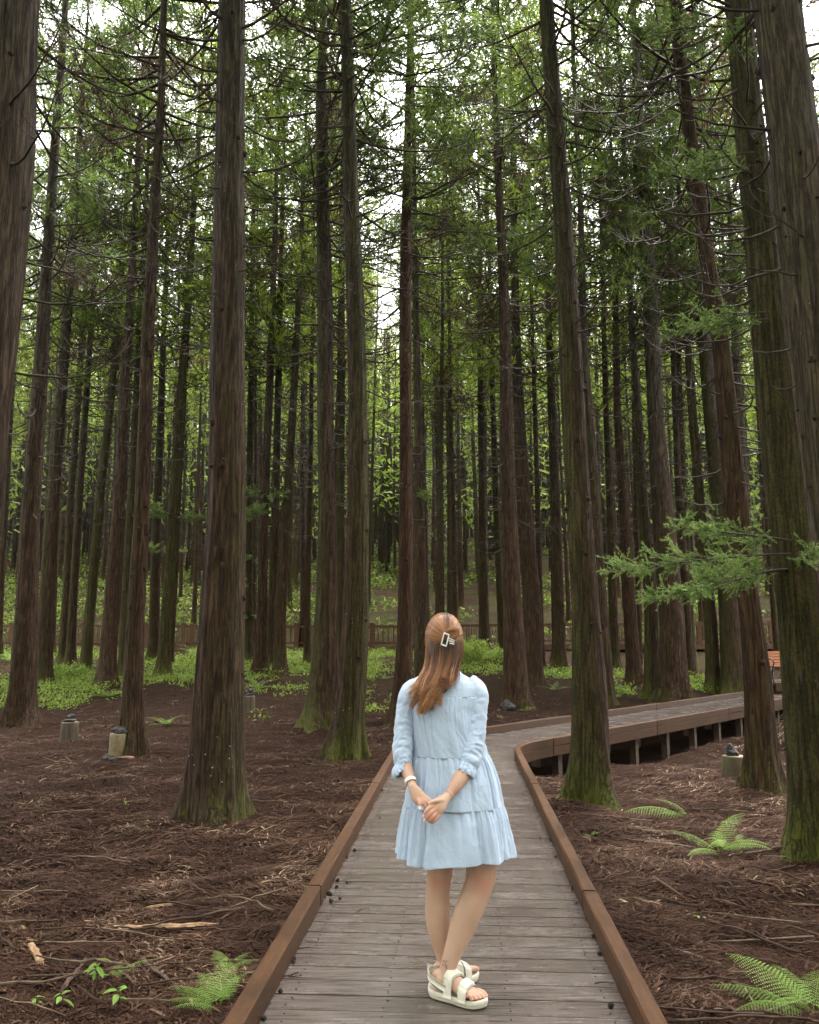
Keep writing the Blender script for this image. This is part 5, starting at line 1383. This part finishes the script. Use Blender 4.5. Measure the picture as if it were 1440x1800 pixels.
def tier(name, z0, z1, nz, gather, big, nfold, seed, puff=.0, wave=.0, wrk=.004):
    nth = 420; th = np.linspace(0, 2 * math.pi, nth, endpoint=False); s = np.linspace(0, 1, nz)
    ct, st = np.cos(th), np.sin(th)
    V = []
    jit = (vnoise(ct * 3 + 7, st * 3 + 3, seed) - .5) * 5
    hemw = wave * (vnoise(ct * 2.2 + 5, st * 2.2, seed + 2) - .5)
    for k, u in enumerate(s):
        z = z0 + (z1 - z0) * u + hemw * u
        cx, a, b = dress_at(z)
        p = .86
        X = np.sign(ct) * np.abs(ct)**p * a; Y = np.sign(st) * np.abs(st)**p * b
        crest = lambda x: 2 * np.abs(np.sin(x / 2))**.8 - 1.1        # rounded ridges, sharp valleys
        fine = crest(th * 58 + jit * 5.0) * gather * (1 - u)**1.3
        mid = crest(th * nfold * 2.3 + jit * 2.2 + u * .5) * gather * 1.5 * math.sin(math.pi * min(1, u * .75 + .1))
        fold = crest(th * nfold + jit * 1.3 + .4 * u) * big * u**.9
        wr = (vnoise(ct * 5 + z * 6, st * 5, z * 9 + seed) - .5) * wrk + (ridge(vnoise(ct * 9 + z * 22, st * 9 - z * 14, z * 12 + seed)) - .5) * wrk * .5
        d = fine + mid + fold + wr + puff * math.sin(math.pi * min(1, u * 5)) * (1 - u)
        nx, ny = ct * b, st * a; nl = np.sqrt(nx * nx + ny * ny) + 1e-9
        V.append(np.stack([cx + X + nx / nl * d, YB + Y + ny / nl * d, np.broadcast_to(z, X.shape)], 1))
    V = np.concatenate(V)
    o = new_obj(name, make_mesh(name, V, ring_quads(nz, nth)[:, ::-1], M['cloth']), dress)
    sm = o.modifiers.new('thickness', 'SOLIDIFY'); sm.thickness = .0016; sm.offset = -1
    return o
zs1, zs2, zh = zpy(1333, -.13), zpy(1427, -.18), zpy(1526, -.205)
zy = zpy(1226, -.11)
tier('yoke', zpy(1176), zy - .002, 26, .0, .001, 9, 1, 0, 0, .003)
tier('bodice', zy, zs1 - .003, 46, .0016, .0045, 6, 3, .001, 0, .006)
tier('skirt_tier', zs1, zs2 - .003, 46, .0048, .0110, 8, 5, .003, 0, .005)
tier('ruffle_tier', zs2, zh, 56, .0052, .0170, 9, 8, .003, .030, .006)
def sleeve(name, rows, k, seed, amp):
    P_ = smooth_path(np.array([row(*r_) for r_ in rows]), k); n = 72
    T_, N_, B_ = frames(P_[:, :3], (1, 0, 0)); th = np.linspace(0, 2 * math.pi, n, endpoint=False); V = []
    for i in range(k):
        u = i / (k - 1); s = u * 5
        w = (ridge(vnoise(np.cos(th) * 1.3 + s * .6, np.sin(th) * 1.3 + s * 2.2, s * 3.4 + seed)) - .45) * amp * (0.35 + u) + (vnoise(np.cos(th) * 3, np.sin(th) * 3 + s * 2, s * 7 + seed) - .5) * amp * .45
        r_ = P_[i, 3] + w
        V.append(P_[i, :3] + N_[i] * (r_ * np.cos(th))[:, None] + B_[i] * ((P_[i, 4] + w) * np.sin(th))[:, None])
    new_obj(name, make_mesh(name, np.concatenate(V), ring_quads(k, n), M['cloth']), dress)
    return P_
def cuff(rows, seed):
    P_ = smooth_path(np.array([row(*r_) for r_ in rows]), 16); n = 96
    T_, N_, B_ = frames(P_[:, :3], (1, 0, 0)); th = np.linspace(0, 2 * math.pi, n, endpoint=False); V = []
    jit = (vnoise(np.cos(th) * 2, np.sin(th) * 2, seed) - .5) * 6
    for i in range(16):
        u = i / 15; w = np.sin(th * 13 + jit) * .0045 * (.35 + u) + (vnoise(np.cos(th) * 4, np.sin(th) * 4, u * 5 + seed) - .5) * .006
        V.append(P_[i, :3] + N_[i] * ((P_[i, 3] + w) * np.cos(th))[:, None] + B_[i] * ((P_[i, 4] + w) * np.sin(th))[:, None] + T_[i] * (np.sin(th * 6 + jit) * .003 * u)[:, None])
    o = new_obj('cuff', make_mesh('cuff', np.concatenate(V), ring_quads(16, n), M['cloth']), dress)
    sm = o.modifiers.new('thickness', 'SOLIDIFY'); sm.thickness = .0018
sleeve('sleeve', [(735, 1203, 0, .036, .05), (722, 1216, -.005, .044, .056), (714, 1250, -.02, .043, .05), (710, 1290, -.04, .042, .047), (708, 1322, -.065, .042, .046), (709, 1340, -.085, .036, .040), (711, 1347, -.095, .031, .034)], 70, 11, .0075)
cuff([(710, 1345, -.092, .031, .034), (708, 1350, -.097, .036, .037), (707, 1357, -.105, .041, .041), (709, 1361, -.11, .037, .037)], 3)
sleeve('sleeve', [(822, 1198, 0, .040, .05), (836, 1214, -.01, .049, .056), (837, 1250, -.03, .0475, .054), (833, 1290, -.055, .049, .053), (828, 1325, -.085, .0500, .053), (824, 1342, -.105, .046, .05), (821, 1350, -.115, .041, .043)], 74, 23, .0085)
cuff([(822, 1347, -.112, .041, .043), (820, 1352, -.118, .046, .046), (818, 1359, -.126, .049, .048), (816, 1363, -.13, .045, .044)], 9)
# collar
mb = MB(); th = np.linspace(0, 2 * math.pi, 60, endpoint=False); V = []
for (py, rx, ry, dyy) in ((1188, .074, .066, 0), (1180, .062, .06, .002), (1174, .055, .056, .004), (1172, .054, .055, .005), (1176, .060, .061, .003), (1186, .074, .070, 0)):
    c = B(783, py, dyy); V.append(np.stack([c[0] + rx * np.cos(th), c[1] + ry * np.sin(th), c[2] + 0 * th + .004 * np.sin(3 * th)], 1))
new_obj('collar', make_mesh('collar', np.concatenate(V), ring_quads(6, 60), M['cloth']), dress)

# ---- watch and bracelet
def band(c0, c1, ra, rb, w, th_, name, mt, n=40):
    c0 = np.array(c0); c1 = np.array(c1); ax = unit(c1 - c0); mid_ = (c0 + c1) / 2
    N_ = np.array([1., 0, 0]); N_ = N_ - ax * N_.dot(ax); N_ /= np.linalg.norm(N_); Bv = np.cross(ax, N_); t = np.linspace(0, 2 * math.pi, n, endpoint=False); V = []
    for (o, e) in ((-w / 2, 0), (-w / 2, th_), (w / 2, th_), (w / 2, 0)):
        V.append(mid_ + ax * o + N_ * ((ra + e) * np.cos(t))[:, None] + Bv * ((rb + e) * np.sin(t))[:, None])
    V = np.concatenate(V); q = np.concatenate([ring_quads(4, n), [[3 * n + j, 3 * n + (j + 1) % n, (j + 1) % n, j] for j in range(n)]])
    return pobj(name, make_mesh(name, V, q, M[mt], True))
wt = band(B(720.5, 1369, -.158), B(724, 1379, -.182), .0225, .0215, .017, .003, 'watch', 'white')
band(B(792, 1394, -.20), B(789, 1397, -.205), .0235, .0215, .0022, .0018, 'bracelet', 'silver')

# ---- hair
HC = B(780.5, 1121, .0); HR = np.array([.0845, .100, .111])
rh = np.random.default_rng(9)
hair = new_obj('hair', None, woman, loc=-Vector(WO)); hair['label'] = 'long auburn hair half pinned up with dark roots'
# under-layer: scalp shell and the hanging mass
th = np.linspace(0, 2 * math.pi, 48, endpoint=False); V = []
for el in np.linspace(1.5, -.75, 26):
    d = np.stack([np.cos(el) * np.cos(th), np.cos(el) * np.sin(th), np.full(48, math.sin(el))], 1)
    front = np.clip((d[:, 1] - .25) / .3, 0, 1) * np.clip((.55 - d[:, 2]) / .3, 0, 1)
    V.append(HC + d * HR * (.955 - .12 * front)[:, None])
new_obj('scalp_layer', make_mesh('scalp_layer', np.concatenate(V), ring_quads(26, 48)[:, ::-1], M['hair'], True, {'tint': ('POINT', np.full(26 * 48, .3))}), hair)
HROWS = np.array([(1112, 752, 811, -.055, .035), (1135, 751, 812, -.062, .034), (1160, 751, 810, -.068, .030), (1180, 746, 806, -.084, .024), (1200, 739, 800, -.108, .018), (1216, 734, 788, -.126, .010), (1230, 738, 772, -.138, .006), (1240, 746, 764, -.145, .003)])
V = []
for py, xl, xr, dyy, tk in HROWS:
    cl = B(xl + 3, py, dyy); cr = B(xr - 3, py, dyy); c = (cl + cr) / 2; a = (cr[0] - cl[0]) / 2
    V.append(np.stack([c[0] + a * np.cos(th), c[1] + tk * np.sin(th), np.full(48, c[2])], 1))
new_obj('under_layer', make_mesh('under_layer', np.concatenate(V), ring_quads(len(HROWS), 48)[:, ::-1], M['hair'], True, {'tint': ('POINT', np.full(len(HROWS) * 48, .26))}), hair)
def strands(name, polys, rad, tints):
    mb = MB()
    for p, r_, t_ in zip(polys, rad, tints): mb.tube(p, r_ * np.interp(np.linspace(0, 1, len(p)), [0, .12, .8, 1], [.7, 1, .9, .25]), 4, a=t_, cap=False)
    o = new_obj(name, mb.mesh(name, M['hair'], True, 'tint'), hair); o['kind'] = 'stuff'
CLIP = unit((B(787, 1123, -.10) - HC) / HR)
polys, rads, tints = [], [], []
for i in range(1500):
    a = rh.uniform(-.28, math.pi + .28)                     # fan over the head from her left to her right
    st_ = np.array([-math.cos(a), rh.uniform(.05, .6), math.sin(a) * 1.0]); st_ = unit(st_ / 1.0)
    if rh.random() < .25: st_ = unit(np.array([-math.cos(a), rh.uniform(-.4, .2), math.sin(a)]))
    om = math.acos(np.clip(st_.dot(CLIP), -1, 1)); t = np.linspace(0, rh.uniform(.90, 1.0), 13)
    v = (np.sin((1 - t) * om)[:, None] * st_ + np.sin(t * om)[:, None] * CLIP) / math.sin(om)
    v = unit(v); lift = 1.0 + rh.uniform(-.01, .03) + .015 * np.sin(t * math.pi) * rh.random()
    jit = rh.normal(0, .012, 3) * np.sin(t * math.pi)[:, None]
    polys.append(HC + (v + jit) * HR * lift[:, None]); rads.append(rh.uniform(.0009, .0019))
    part = math.exp(-((a - 1.66) / .20)**2)                 # dark regrowth along the parting
    base = rh.normal(.82, .09) - .12 * abs(math.cos(a))
    tints.append(np.clip(base - part * np.interp(t, [0, .45, .85], [.62, .5, .12]), .02, 1))
strands('pinned_strands', polys, rads, tints)
polys, rads, tints = [], [], []
LOCK = [(abs(rh.normal(0, 11)), rh.normal(0, 4.5)) for _ in range(26)]
for i in range(2300):
    u = rh.random(); e = 2 * u - 1; lk = LOCK[int(u * 25.99)]; ce = 2 * (int(u * 25.99) + .5) / 26 - 1
    tipy = 1262 - 44 * (max(0, (u - .42) / .58))**1.25 - 26 * max(0, (.30 - u) / .3)**1.2 - rh.gamma(1.3, 5.0) - lk[0]
    stray = rh.random() < .1
    xs_ = [782 + e * 31, 782 + e * 30.5, 780 + e * 30, 775 + e * 31, 768 + e * 32 - 2, 760 + (.55 * e + .45 * ce) * 32 * (1 - .2 * u) + lk[1] * .5, 751 + (e if stray else .35 * e + .65 * ce) * (35 if stray else 28) + lk[1]]
    ys_ = [1118 + 6 * abs(e), 1138, 1158, 1178, 1200, 1222, tipy]
    if tipy < 1226: ys_[5] = (1200 + tipy) / 2
    lay = rh.random()
    dd = np.array([-.088 + .045 * e * e, -.094 + .05 * e * e, -.098 + .045 * e * e, -.108 + .035 * e * e, -.126 + .02 * e * e, -.142 + .012 * e * e, -.152]) - (lay - .5) * .012
    w = rh.normal(0, 2.2); w2 = rh.normal(0, 2.0)
    pts = np.array([B(x + w * k / 6 + w2 * math.sin(k * 1.1), y, d_) for k, (x, y, d_) in enumerate(zip(xs_, ys_, dd))])
    polys.append(smooth_path(pts, 14)); rads.append(rh.uniform(.0006, .0016))
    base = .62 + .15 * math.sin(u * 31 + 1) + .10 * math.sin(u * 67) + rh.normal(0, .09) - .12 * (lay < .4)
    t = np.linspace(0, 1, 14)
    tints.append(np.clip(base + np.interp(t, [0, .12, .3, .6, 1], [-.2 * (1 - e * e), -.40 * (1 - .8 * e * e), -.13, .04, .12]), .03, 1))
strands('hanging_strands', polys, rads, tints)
# twisted loop above the clip
polys, rads, tints = [], [], []
loop = np.array([B(784, 1119, -.103), B(789, 1109, -.118), B(798, 1106, -.124), B(804, 1110, -.118), B(801, 1117, -.118), B(792, 1121, -.113)])
lp = smooth_path(loop, 22); T_, N_, B_ = frames(lp)
for i in range(260):
    a = rh.random() * 6.28; rr = .0105 * math.sqrt(rh.random()) * 1.1; tw = np.linspace(0, 2.2, 22) + a
    polys.append(lp + N_ * (rr * np.cos(tw))[:, None] + B_ * (rr * np.sin(tw))[:, None]); rads.append(.0013); tints.append(np.full(22, np.clip(rh.normal(.74, .1), 0, 1)))
strands('twisted_loop', polys, rads, tints)
# claw clip
clip = new_obj('hair_clip', None, woman, loc=-Vector(WO)); clip['label'] = 'white rectangular claw clip in her hair'
c4 = [B(781, 1113, -.120), B(789.5, 1116, -.126), B(784.5, 1136, -.122), B(776, 1132.5, -.114)]
mb = MB(); loop4 = np.array(c4 + c4[:1])
for a, b_ in zip(loop4[:-1], loop4[1:]):
    d = unit(b_ - a); mb.tube(np.array([a - d * .0022, a, b_, b_ + d * .0022]), [.0028, .0034, .0034, .0028], 6)
new_obj('clip_frame', mb.mesh('clip_frame', M['white']), clip)
for q in range(3):
    a = B(788 + q * 1.2, 1122 + q * 4.5, -.122); b_ = B(799 - q * .5, 1127 + q * 3, -.112)
    mb = MB(); mb.tube(smooth_path(np.array([a, (a + b_) / 2 + np.array([0, -.006, .002]), b_]), 7), np.linspace(.0035, .0026, 7), 6); new_obj('claw', mb.mesh('claw', M['white']), clip)
